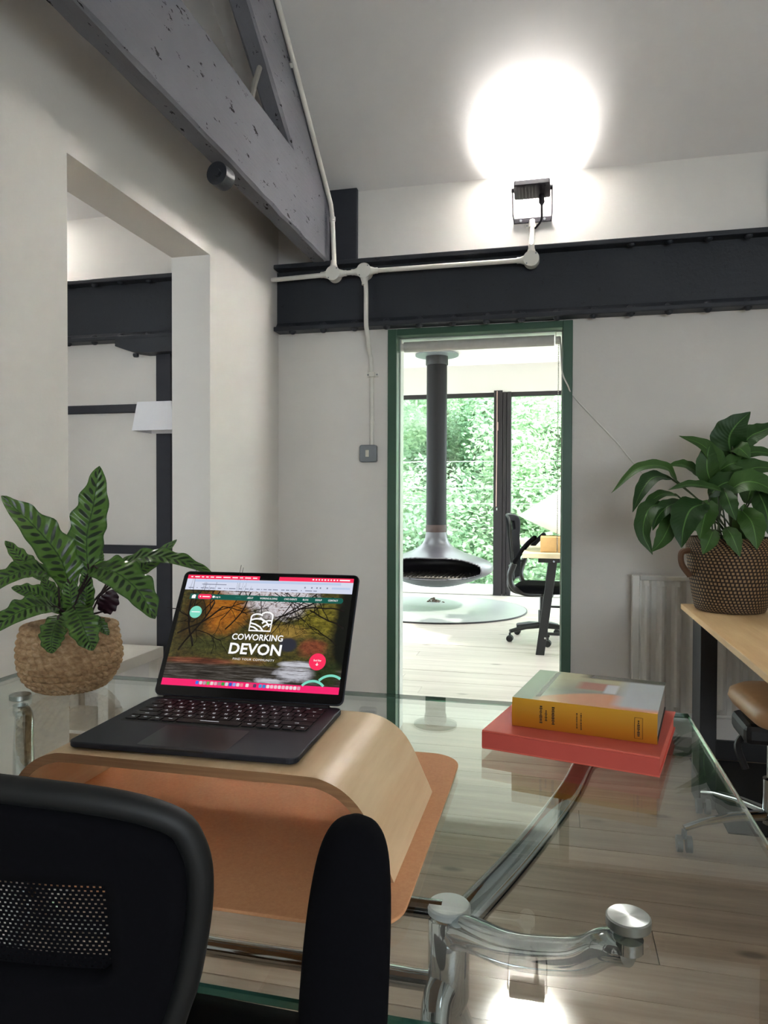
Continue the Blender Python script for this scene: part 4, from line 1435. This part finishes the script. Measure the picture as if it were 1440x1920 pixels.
for k in range(NSP):
    a = k / (NSP - 1)
    vs.append((-.002, -.003 - .0035 * sin(pi * a), .050 * a)); vs.append((.238, -.003 - .0035 * sin(pi * a), .050 * a))
MB().add(vs, [(2 * k, 2 * k + 1, 2 * k + 3, 2 * k + 2) for k in range(NSP - 1)]).build('spine', yellow_spine(), yb, True)
sl_ = MB()
def spine_line(u, z0, z1, w, seed):
    r = random.Random(seed)
    z = z0
    while z < z1:
        h_ = r.uniform(.0022, .0036)
        ww = w * r.choice((1, 1, .8, .6))
        y_ = -.0031 - .0035 * sin(pi * min(1, z / .05)) - .0003
        sl_.add([(u - ww / 2, y_, z), (u + ww / 2, y_, z), (u + ww / 2, y_, z + h_ * .75), (u - ww / 2, y_, z + h_ * .75)], [(0, 1, 2, 3)])
        z += h_
for (u, z0, z1, w, sd) in ((.049, .011, .040, .005, 2), (.058, .016, .034, .004, 3), (.070, .011, .040, .005, 4), (.110, .010, .034, .0022, 6), (.117, .008, .036, .0022, 7), (.209, .010, .036, .0042, 9)):
    spine_line(u, z0, z1, w, sd)
for (a0, a1, b0, b1) in ((.2025, .2032, .006, .041), (.2150, .2157, .006, .041), (.2025, .2157, .0405, .041), (.2025, .2157, .006, .0065)):
    ys = lambda z: -.0034 - .0035 * sin(pi * min(1, z / .05)) - .0003
    nseg = 6
    for k in range(nseg):
        za, zb = b0 + (b1 - b0) * k / nseg, b0 + (b1 - b0) * (k + 1) / nseg
        sl_.add([(a0, ys(za), za), (a1, ys(za), za), (a1, ys(zb), zb), (a0, ys(zb), zb)], [(0, 1, 2, 3)])
sl_.build('spine_print', flat('dark_brown_print', '3a2410', .6), yb, kind='stuff', label='dark brown spine print')
cp = MB()
r = random.Random(8)
v_ = .02
while v_ < .21:
    h_ = r.uniform(.004, .008)
    cp.add([(.034, v_, .0502), (.042, v_, .0502), (.042, v_ + h_ * .8, .0502), (.034, v_ + h_ * .8, .0502)], [(0, 1, 2, 3)])
    v_ += h_
cp.build('cover_print', flat('pale_cover_print', 'C8CCC4', .4), yb, kind='stuff', label='pale cover title strip')

# ---------------------------------------------------------------- plants
def calathea_mat():
    m = NT('rattlesnake_leaf')
    sp = m.n('SeparateXYZ'); m.set(sp.inputs[0], m.n('TexCoord').outputs['UV'])
    u, v = sp.outputs[0], sp.outputs[1]
    w = m.math('MULTIPLY', m.math('ABSOLUTE', m.math('SUBTRACT', v, .5)), 2.0)          # 0 midrib .. 1 margin
    side = m.math('GREATER_THAN', v, .5)
    s1 = m.math('ADD', m.math('SUBTRACT', m.math('MULTIPLY', u, 13.0), m.math('MULTIPLY', w, 1.3)), m.math('MULTIPLY', side, .35))
    fr_ = m.math('FRACT', s1)
    idx = m.math('FLOOR', s1)
    even = m.math('MODULO', m.math('ABSOLUTE', idx), 2.0)
    cen = m.math('MULTIPLY_ADD', even, -.07, .42)
    rad = m.math('MULTIPLY_ADD', even, -.14, .36)
    a = m.math('DIVIDE', m.math('SUBTRACT', fr_, .5), .25)
    b_ = m.math('DIVIDE', m.math('SUBTRACT', w, cen), rad)
    d = m.math('ADD', m.math('MULTIPLY', a, a), m.math('MULTIPLY', b_, b_))
    d = m.math('ADD', d, m.math('MULTIPLY', m.math('SUBTRACT', m.noise(m.pos(), 60, 3), .5), 1.6))
    spot = m.n('MapRange'); spot.inputs['From Min'].default_value = 1.5; spot.inputs['From Max'].default_value = .7
    m.set(spot.inputs['Value'], d)
    ground = m.mix(m.noise(m.pos(), 25, 3), hexc('3C6026'), hexc('63893A'))
    edge = m.n('MapRange'); edge.inputs['From Min'].default_value = .86; edge.inputs['From Max'].default_value = .98
    m.set(edge.inputs['Value'], w)
    mid = m.n('MapRange'); mid.inputs['From Min'].default_value = .05; mid.inputs['From Max'].default_value = .02
    m.set(mid.inputs['Value'], w)
    c = m.mix(spot.outputs[0], ground, hexc('182C17'))
    c = m.mix(m.math('MULTIPLY', edge.outputs[0], .8), c, hexc('24451f'))
    c = m.mix(mid.outputs[0], c, hexc('2b4a22'))
    bk = m.n('NewGeometry').outputs['Backfacing']
    c = m.mix(m.math('MULTIPLY', bk, .75), c, hexc('4a2230'))
    m.base(c, .32, 0, .5)
    m.bump(m.math('SINE', m.math('MULTIPLY', s1, 6.283)), .35, .004)
    return m.m
def lily_mat():
    m = NT('peace_lily_leaf')
    sp = m.n('SeparateXYZ'); m.set(sp.inputs[0], m.n('TexCoord').outputs['UV'])
    w = m.math('MULTIPLY', m.math('ABSOLUTE', m.math('SUBTRACT', sp.outputs[1], .5)), 2.0)
    s1 = m.math('SUBTRACT', m.math('MULTIPLY', sp.outputs[0], 16.0), m.math('MULTIPLY', w, 3.0))
    vein = m.math('SINE', m.math('MULTIPLY', s1, 6.283))
    oi = m.n('ObjectInfo').outputs['Random']
    c = m.mix(oi, hexc('22401C'), hexc('3E5F2A'))
    mid = m.n('MapRange'); mid.inputs['From Min'].default_value = .07; mid.inputs['From Max'].default_value = .02
    m.set(mid.inputs['Value'], w)
    c = m.mix(m.math('MULTIPLY', mid.outputs[0], .6), c, hexc('6d9a50'))
    m.base(c, .48, 0, .3)
    m.bump(vein, .10, .002)
    return m.m
def leaf_mesh(pts, width, face, wav=.0, fold=.25, seg=22, cross=6, shape='lance', twist=0.0, seed=0):
    """pts: centre line from base to tip; face: direction the upper side looks"""
    r = random.Random(seed)
    ph = r.uniform(0, 6)
    c = curve(pts, max(3, seg // (len(pts) - 1)))
    m = len(c)
    vs, fs, uv = [], [], []
    prev = None
    for i, p in enumerate(c):
        t = (c[min(i + 1, m - 1)] - c[max(i - 1, 0)]).normalized()
        f = Vector(face) - t * Vector(face).dot(t)
        f = f.normalized() if f.length > .15 else (prev or Vector((0, 0, 1)))
        if prev is not None:
            f = (prev * .5 + f * .5); f = (f - t * f.dot(t)).normalized()
        prev = f
        sd = t.cross(f).normalized()
        u = i / (m - 1)
        if shape == 'lily':
            wd = sin(pi * (u * .97 + .03) ** .82) ** .85 * (1 - .18 * u * u)
        elif shape == 'lance':
            wd = sin(pi * min(1, (u * .97 + .03)) ** .85) ** .62 * (1 - .12 * u)
        else:
            wd = sin(pi * (u * .985 + .015) ** .75) ** .85
        wd = max(wd, .02) * width / 2
        for k in range(cross + 1):
            q = k / cross * 2 - 1
            wave = wav * sin(u * 30 + ph + (1.6 if q > 0 else 0)) * abs(q) ** 2
            vs.append(p + sd * (q * wd * (1 + wave * .25)) + f * (abs(q) * fold * wd + wave * wd * .35))
            uv.append((u, k / cross))
    for i in range(m - 1):
        for k in range(cross):
            a = i * (cross + 1) + k
            fs.append((a, a + 1, a + cross + 2, a + cross + 1))
    b = MB(); b.v = [tuple(v) for v in vs]; b.f = fs; b.uv = uv
    return b
M_cal = calathea_mat()
M_lily = lily_mat()
M_stem = flat('green_stem', '3a4a2a', .6)
M_dstem = flat('dark_reddish_stem', '2a1a1c', .6)
M_soil = flat('dark_potting_soil', '20170f', .95, var=.5, scale=120, bump=.6)
CAMP = Vector((0, 0, CAMZ))

# --- left plant in a seagrass basket
PC = Vector((-1.062, 1.412, TZ + .0005))
lpn = thing('potted_calathea', 'striped-leaf plant in a round seagrass basket left of the laptop', 'plant', PC)
def basket_mat():
    m = NT('woven_seagrass')
    n = m.noise(m.pos((1, 1, 1.6)), 70, 4, .7)
    big = m.noise(m.pos(), 16, 2)
    c = m.ramp(m.math('ADD', m.math('MULTIPLY', n, .7), m.math('MULTIPLY', big, .3)), [(.3, hexc('947456')), (.5, hexc('C2A27C')), (.72, hexc('E6CEAC'))])
    m.base(c, .8, 0, .2)
    m.bump(n, .5, .003)
    return m.m
bprof = [(.052, 0), (.075, .012), (.094, .035), (.1035, .062), (.1045, .09), (.101, .118), (.096, .140), (.094, .150)]
bc = curve([(r_, 0, z) for r_, z in bprof], 16)
ROWS, TW, NA = 12, 40, 360
vs, fs = [], []
m = len(bc)
acc = [0.0]
for i in range(1, m): acc.append(acc[-1] + (bc[i] - bc[i - 1]).length)
for i, p in enumerate(bc):
    s_ = acc[i] / acc[-1] * ROWS
    row_ = int(s_); fr_ = s_ - row_
    env = sqrt(max(0, 1 - (2 * fr_ - 1) ** 2))
    for k in range(NA):
        a = 2 * pi * k / NA
        strand = .5 + .5 * cos(a * TW + row_ * 2.4 + fr_ * 2.6)
        rr_ = p.x - .001 + .0088 * env * (.30 + .80 * strand ** .7) + .0012 * sin(a * 3 + row_)
        vs.append((rr_ * cos(a), rr_ * sin(a), p.z))
fs = [(i * NA + k, i * NA + (k + 1) % NA, (i + 1) * NA + (k + 1) % NA, (i + 1) * NA + k) for i in range(m - 1) for k in range(NA)]
o_ = (m - 1) * NA
for dr, dz in ((.086, .152), (.084, .125)):
    for k in range(NA):
        a = 2 * pi * k / NA
        vs.append((dr * cos(a), dr * sin(a), dz))
for j in range(2):
    fs += [(o_ + j * NA + k, o_ + j * NA + (k + 1) % NA, o_ + (j + 1) * NA + (k + 1) % NA, o_ + (j + 1) * NA + k) for k in range(NA)]
fs.append(tuple(range(NA))[::-1])
MB().add(vs, fs).build('basket', basket_mat(), lpn, True, 1.2)
MB().lathe([(.084, .118), (.05, .126), (0, .128)], (0, 0, 0), 32).build('soil', M_soil, lpn, True)
pf = 1.62
def cam_face(p, up=.55, rgt=0.0, cam_=1.0):
    d = (CAMP - Vector(p)).normalized()
    rt = Vector((cos(YAW), sin(YAW), 0))
    return (d * cam_ + Vector((0, 0, 1)) * up + rt * rgt).normalized()
CAL = [  # px centre line base->tip with depth offsets, width px, up, right, seed
    ([(166, 1082, .02), (163, 1010, .03), (176, 945, .04), (186, 877, .06)], 64, .1, -.25),
    ([(133, 1106, .0), (112, 1048, -.02), (64, 990, -.05), (2, 934, -.09)], 66, .5, .25),
    ([(222, 1064, .06), (275, 1046, .05), (335, 1052, .03), (400, 1078, .0)], 38, 1.1, .0),
    ([(236, 1084, .10), (280, 1060, .12), (332, 1014, .14)], 30, .6, .1),
    ([(172, 1068, -.02), (215, 1075, -.06), (262, 1112, -.10), (292, 1163, -.12)], 64, .9, -.1),
    ([(108, 1080, -.02), (60, 1072, -.06), (15, 1086, -.10), (-30, 1122, -.13)], 42, 1.1, .0),
    ([(88, 1092, .06), (45, 1055, .08), (10, 1018, .10)], 32, .5, .2),
    ([(108, 1142, -.03), (70, 1140, -.08), (25, 1158, -.12), (-25, 1196, -.14)], 46, .9, .0),
    ([(138, 1140, -.06), (152, 1165, -.118), (164, 1195, -.140), (176, 1223, -.142)], 50, .5, .0),
    ([(112, 1158, -.06), (102, 1185, -.115), (98, 1208, -.138), (99, 1229, -.142)], 40, .4, .0),
    ([(140, 1165, .0), (134, 1125, -.01), (128, 1078, .0)], 32, .3, .2),
    ([(158, 1160, .02), (163, 1115, .02), (160, 1068, .03)], 30, .2, -.2),
    ([(120, 1152, .0), (70, 1118, -.02), (22, 1106, -.04)], 34, .7, .2),
    ([(192, 1150, .04), (206, 1130, .03), (214, 1108, .03)], 36, .1, .0),
    ([(188, 1062, .03), (189, 1048, .03), (190, 1030, .03)], 12, .1, .0),
    ([(168, 1165, -.04), (185, 1172, -.07), (206, 1194, -.08)], 24, .8, .0),
    ([(118, 1150, .02), (100, 1120, .03), (80, 1085, .05)], 34, .5, .2),
    ([(205, 1100, .06), (235, 1082, .09), (262, 1070, .11)], 24, .6, .0),
]
for i, (pl, w, up, rg) in enumerate(CAL):
    pts = [at(a, b_, pf + dd) for a, b_, dd in pl]
    mid = pts[len(pts) // 2]
    if i == 13:
        mt_ = flat('purple_leaf_underside', '2e1520', .4)
        lab = 'dark purple leaf underside'
    else:
        mt_, lab = M_cal, None
    bmh = leaf_mesh(pts, w * pf / FPX * 1.12, cam_face(mid, up, rg), .34, .16, 40, 6, 'lance', 0, i)
    lo = bmh.build('leaf', mt_, lpn, True, None, world=True)
    if lab: lo['label'] = lab
    root_ = PC + Vector((random.uniform(-.03, .03), random.uniform(-.03, .03), .120))
    b0 = pts[0]
    midp = (root_ + b0) / 2 + Vector((0, 0, .012))
    MB().tube(curve([tuple(root_), tuple(midp), tuple(b0), tuple(pts[0] + (pts[1] - pts[0]) * .3)], 5), .0024, 6).build('stem', M_dstem, lpn, True, world=True)

# --- right-hand desk
RD = thing('long_desk', 'long oak-topped desk on black legs along the right side', 'desk', (.9, 2.4, 0))
MB().box(.515, 1.5, .9, 3.21, .718, .74).build('desktop', M_deskwood, RD, world=True, bevel=.002)
for yy in (2.90, 1.2):
    lm = MB()
    lm.box(.538, .60, yy, yy + .16, 0, .717) if False else lm.box(.54, .60, yy + .02, yy + .18, 0, .717)
    lm.build('leg', M_black, RD, world=True, bevel=.003)
    MB().box(1.40, 1.46, yy + .02, yy + .18, 0, .717).build('leg', M_black, RD, world=True, bevel=.003)
    MB().box(.60, 1.40, yy + .07, yy + .13, .66, .717).build('leg_rail', M_black, RD, world=True, bevel=.003)
# dark mat under the desk
dm = MB().box(.60, 1.6, 2.72, 3.47, .0003, .008).build('floor_mat', flat('black_floor_mat', '0b0b0c', .95), None, bevel=.003)
tag(dm, 'black mat on the boards beneath the right-hand desk', 'mat')
# radiator
M_radf = M_rad
rd = thing('radiator', 'white panel radiator on the back wall behind the right-hand desk', 'radiator', (.8, D, .2))
prof_ = []
x = .375
while x < 1.29:
    prof_ += [(x, D - .072), (x + .010, D - .072), (x + .014, D - .080), (x + .022, D - .094), (x + .032, D - .098), (x + .042, D - .094), (x + .050, D - .080), (x + .054, D - .072)]
    x += .064
vs, fs = [], []
for (xx, yy) in prof_:
    rnd = .0
    vs += [(xx, D - .072, .215), (xx, yy, .245), (xx, yy, .785), (xx, D - .072, .81)]
for k in range(len(prof_) - 1):
    for j in range(3):
        a = k * 4 + j
        fs.append((a, a + 4, a + 5, a + 1))
MB().add(vs, fs).build('fluted_panel', M_radf, rd, True, .5, world=True)
fm = MB()
fm.box(.345, .378, D - .078, D - .035, .20, .83); fm.box(1.30, 1.33, D - .078, D - .035, .20, .83)
fm.box(.378, 1.30, D - .0725, D - .035, .20, .216); fm.box(.378, 1.30, D - .078, D - .035, .808, .83)
fm.build('frame', M_radf, rd, world=True, bevel=.004)
MB().box(.40, 1.28, D - .034, D - .002, .25, .80).build('back_panel', M_radf, rd, world=True)
MB().lathe([(.016, 0), (.016, .05), (.024, .055), (.024, .11), (.018, .118)], (.385, D - .05, .08), 16).build('valve', M_white, rd, True, .6, world=True)
MB().tube([(.385, D - .05, .001), (.385, D - .05, .09)], .0075, 8).build('pipe', M_white, rd, True, world=True)

# --- peace lily in a rattan pot on the desk
RC = Vector((.672, 3.062, .7403))
rp = thing('potted_peace_lily', 'large-leaved green plant in a dark woven pot on the right desk', 'plant', RC)
def rattan_mat():
    m = NT('two_tone_woven_rattan')
    sp = m.n('SeparateXYZ'); m.set(sp.inputs[0], m.n('TexCoord').outputs['UV'])
    u, v = sp.outputs[0], sp.outputs[1]
    rowf = m.math('FRACT', m.math('MULTIPLY', v, 34.0))
    row_ = m.math('FLOOR', m.math('MULTIPLY', v, 34.0))
    st_ = m.math('FRACT', m.math('ADD', m.math('MULTIPLY', u, 62.0), m.math('MULTIPLY', row_, .31)))
    a = m.math('LESS_THAN', st_, .56)
    b_ = m.math('MULTIPLY', m.math('GREATER_THAN', rowf, .18), m.math('LESS_THAN', rowf, .82))
    k = m.math('MULTIPLY', a, b_)
    n = m.noise(m.pos(), 120, 3, .7)
    c = m.mix(k, hexc('2A1E16'), m.mix(n, hexc('7A5E42'), hexc('A88A66')))
    m.base(c, .65, 0, .3)
    m.bump(m.math('ADD', m.math('MULTIPLY', k, .8), m.math('MULTIPLY', n, .3)), .6, .004)
    return m.m
pp_ = [(.116, 0), (.128, .012), (.140, .07), (.152, .15), (.160, .22), (.162, .265), (.155, .288)]
pcv = curve([(r_, 0, z) for r_, z in pp_], 10)
NA = 120
vs, fs, uv = [], [], []
m = len(pcv)
for i, p in enumerate(pcv):
    for k in range(NA + 1):
        a = 2 * pi * k / NA
        bump_ = .0022 * (.5 + .5 * sin(2 * pi * 26 * i / (m - 1)))
        vs.append(((p.x + bump_) * cos(a), (p.x + bump_) * sin(a), p.z)); uv.append((k / NA, i / (m - 1)))
for i in range(m - 1):
    for k in range(NA):
        a = i * (NA + 1) + k
        fs.append((a, a + 1, a + NA + 2, a + NA + 1))
b = MB(); b.v, b.f, b.uv = vs, fs, uv
wv_ = b.build('woven_pot', rattan_mat(), rp, True)
so = wv_.modifiers.new('thickness', 'SOLIDIFY'); so.thickness = .008; so.offset = -1
MB().lathe([(0, .004), (.11, .004), (.11, .008)], (0, 0, 0), 32).build('pot_bottom', M_dstem, rp)
MB().lathe([(.140, .24), (.08, .252), (0, .255)], (0, 0, 0), 32).build('soil', M_soil, rp, True)
rt = Vector((cos(YAW), sin(YAW), 0))
hl = [RC + rt * -.160 + Vector((0, 0, .235)), RC + rt * -.192 + Vector((0, 0, .225)), RC + rt * -.190 + Vector((0, 0, .18)), RC + rt * -.158 + Vector((0, 0, .135))]
MB().tube(curve([tuple(p) for p in hl], 6), .012, 8).build('handle', flat('brown_woven_handle', '5a3c26', .7), rp, True, world=True)
pd = 2.83
LILY = [
    ([(1372, 855, .02), (1366, 820, .0), (1378, 795, -.02), (1406, 768, -.03)], 62, .2, -.1),
    ([(1384, 842, .04), (1405, 815, .02), (1430, 803, .0), (1470, 785, -.02)], 40, .6, .0),
    ([(1346, 900, .0), (1344, 865, -.03), (1318, 832, -.06), (1272, 814, -.08)], 34, .5, .2),
    ([(1338, 912, -.02), (1326, 880, -.05), (1326, 850, -.06), (1332, 826, -.05)], 40, .2, .1),
    ([(1268, 898, -.05), (1245, 872, -.08), (1195, 876, -.12), (1146, 922, -.16)], 26, 1.0, .1),
    ([(1326, 896, .03), (1300, 878, .02), (1278, 868, .0), (1250, 870, -.02)], 28, .8, .2),
    ([(1258, 894, -.02), (1225, 892, -.06), (1203, 918, -.09), (1186, 958, -.11)], 32, .9, -.1),
    ([(1366, 922, -.10), (1330, 910, -.14), (1290, 906, -.17), (1252, 916, -.19)], 26, 1.1, .0),
    ([(1270, 926, -.04), (1240, 924, -.08), (1214, 945, -.11), (1197, 982, -.12)], 22, .9, -.2),
    ([(1250, 942, -.10), (1218, 950, -.14), (1206, 995, -.17), (1224, 1037, -.18)], 34, .8, -.2),
    ([(1284, 936, -.08), (1255, 945, -.13), (1234, 965, -.15), (1224, 992, -.16)], 30, .9, .0),
    ([(1262, 958, -.12), (1254, 985, -.16), (1240, 1012, -.18), (1222, 1032, -.19)], 32, .5, .1),
    ([(1322, 940, -.14), (1295, 952, -.19), (1282, 985, -.22), (1278, 1024, -.23)], 54, .6, -.1),
    ([(1330, 935, -.12), (1324, 955, -.17), (1318, 980, -.19), (1312, 1008, -.20)], 40, .5, .0),
    ([(1346, 880, -.02), (1370, 866, -.05), (1395, 864, -.06), (1420, 872, -.06)], 36, .8, .0),
    ([(1360, 905, -.05), (1392, 882, -.09), (1425, 872, -.10), (1475, 880, -.10)], 44, .8, .0),
    ([(1376, 856, -.02), (1400, 846, -.05), (1430, 844, -.06), (1480, 858, -.08)], 28, .8, .0),
    ([(1364, 918, -.12), (1395, 900, -.16), (1430, 905, -.18), (1475, 935, -.19)], 48, .8, .0),
    ([(1358, 915, -.13), (1366, 935, -.18), (1372, 952, -.19), (1380, 972, -.20)], 28, .6, .0),
    ([(1388, 950, -.10), (1408, 972, -.16), (1416, 998, -.18), (1420, 1026, -.19)], 42, .5, .0),
    ([(1420, 915, -.08), (1434, 945, -.14), (1440, 968, -.16), (1442, 1000, -.17)], 40, .5, .0),
    ([(1362, 985, -.12), (1372, 1000, -.17), (1380, 1018, -.18), (1388, 1040, -.185)], 28, .5, .0),
    ([(1372, 840, .0), (1384, 836, -.05), (1396, 845, -.07), (1406, 856, -.08)], 30, .7, .0),
    ([(1330, 925, -.06), (1352, 905, -.10), (1376, 900, -.11), (1402, 915, -.12)], 44, .7, .0),
    ([(1346, 955, .05), (1350, 920, .06), (1356, 890, .06), (1362, 862, .06)], 42, .3, .0),
    ([(1400, 940, .05), (1408, 912, .05), (1416, 890, .05), (1422, 866, .05)], 42, .3, .0),
    ([(1312, 985, -.02), (1300, 968, -.06), (1292, 952, -.08), (1296, 935, -.08)], 42, .5, .0),
    ([(1400, 1010, -.06), (1395, 985, -.1), (1392, 965, -.11), (1396, 940, -.11)], 38, .4, .0),
    ([(1338, 990, -.12), (1332, 1005, -.16), (1326, 1020, -.17), (1318, 1036, -.175)], 30, .4, .0),
]
for i, (pl, w, up, rg) in enumerate(LILY):
    pts = [at(a, b_, pd + dd) for a, b_, dd in pl]
    mid = pts[len(pts) // 2]
    leaf_mesh(pts, w * pd / FPX * 1.05, cam_face(mid, up, rg), .16, .24, 24, 6, 'lily', 0, 50 + i).build('leaf', M_lily, rp, True, None, world=True)
    root_ = RC + Vector((random.uniform(-.06, .06), random.uniform(-.05, .05), .25))
    MB().tube(curve([tuple(root_), tuple((root_ + pts[0]) / 2 + Vector((0, 0, .02))), tuple(pts[0]), tuple(pts[0] + (pts[1] - pts[0]) * .2)], 5), .0032, 6).build('stem', M_stem, rp, True, world=True)

# ---------------------------------------------------------------- tan stool under the right-hand desk
ts = thing('office_stool', 'tan leather swivel stool with a chrome base at the right-hand desk', 'stool', (.715, 2.63, 0))
M_tan = flat('tan_leather', 'BC946A', .42, var=.1, scale=40, bump=.1)
sp_ = rrect(-.22, .22, -.22, .22, .10, 8)
vs, fs = [], []
lv = ((.05, .445), (.012, .452), (0, .475), (.004, .498), (.03, .515), (.09, .522), (.16, .518))
for ins, zz in lv:
    for xx, yy in sp_:
        k = 1 - ins / .22
        vs.append((xx * k, yy * k, zz))
ms = len(sp_)
for s_ in range(len(lv) - 1):
    for k in range(ms):
        fs.append((s_ * ms + k, s_ * ms + (k + 1) % ms, (s_ + 1) * ms + (k + 1) % ms, (s_ + 1) * ms + k))
fs += [tuple(range(ms))[::-1], tuple(range((len(lv) - 1) * ms, len(lv) * ms))]
MB().add(vs, fs).xf(Matrix.Translation((.088, -.11, .035)) @ Matrix.Rotation(.06, 4, 'Z')).build('seat', M_tan, ts, True, .9)
MB().box(-.11, .10, -.10, .10, .375, .443).build('tilt_mechanism', M_blackplastic, ts, bevel=.02)
MB().tube(curve([(-.08, -.02, .40), (-.12, -.05, .36), (-.10, -.07, .29)], 5), .012, 8).build('lever', M_blackplastic, ts, True)
MB().lathe([(.030, .09), (.030, .24), (.019, .245), (.019, .385)], (0, 0, 0), 24).build('column', M_chrome, ts, True, .6)
for k in range(5):
    a = math.radians(196 + 72 * k)
    e = Vector((.30 * cos(a), .30 * sin(a), 0))
    MB().tube([(0, 0, .12), tuple(e * .45 + Vector((0, 0, .115))), tuple(e * .8 + Vector((0, 0, .098))), tuple(e + Vector((0, 0, .08)))], [.026, .020, .016, .014], 10, True, (1, .7)).build('base_arm', M_chrome, ts, True)
    cm = MB(); caster(cm, e)
    cm.build('caster', flat('grey_caster', '54585a', .5), ts, True, .6)

# ---------------------------------------------------------------- left room pieces
lt = thing('low_table', 'low white side table in the left room beyond the partition', 'table', (-2.05, 2.94, 0))
MB().box(-2.35, -1.86, 2.72, 3.17, .40, .45).build('tabletop', M_white, lt, world=True, bevel=.002)
for xx in (-2.35, -1.91):
    for yy in (2.72, 3.12):
        MB().box(xx, xx + .05, yy, yy + .05, 0, .3995).build('leg', M_white, lt, world=True, bevel=.002)
MB().box(-2.30, -1.91, 2.77, 3.12, .13, .145).build('shelf', M_white, lt, world=True, bevel=.002)
o = MB().tube(curve([(-1.80, 3.42, .02), (-1.86, 3.40, .12), (-1.93, 3.42, .24), (-1.97, 3.46, .26)], 6), .006, 6).build('black_cable', M_blackplastic, None, True)
tag(o, 'black cable curling from the foot of the dark post', 'cable')
wlp = thing('wall_lamp', 'white folded-paper lampshade fixed to the dark post in the left room', 'lamp', (-2.03, D - .05, 1.62))
y0_, y1_ = D - .30, D - .07
# four-sided shade, narrower at the top, open below
def sq(cx, cy, hx, hy, z):
    return [(cx - hx, cy - hy, z), (cx + hx, cy - hy, z), (cx + hx, cy + hy, z), (cx - hx, cy + hy, z)]
vb = sq(-1.957, D - .19, .118, .09, 1.515) + sq(-1.975, D - .19, .095, .05, 1.664)
sd_ = MB().add(vb, [(0, 1, 5, 4), (1, 2, 6, 5), (2, 3, 7, 6), (3, 0, 4, 7), (4, 5, 6, 7)]).build('shade', flat('white_card_shade', 'E4E4E8', .7, var=.02), wlp, world=True)
so = sd_.modifiers.new('thickness', 'SOLIDIFY'); so.thickness = .003
MB().tube([(-2.03, D - .052, 1.62), (-2.03, D - .12, 1.62), (-1.97, D - .19, 1.60)], .008, 8).build('arm', M_black, wlp, True, world=True)
MB().lathe([(.012, 0), (.022, .02), (.026, .05), (.018, .075), (0, .08)], (-1.97, D - .19, 1.545), 14).build('bulb', M_white, wlp, True, world=True)
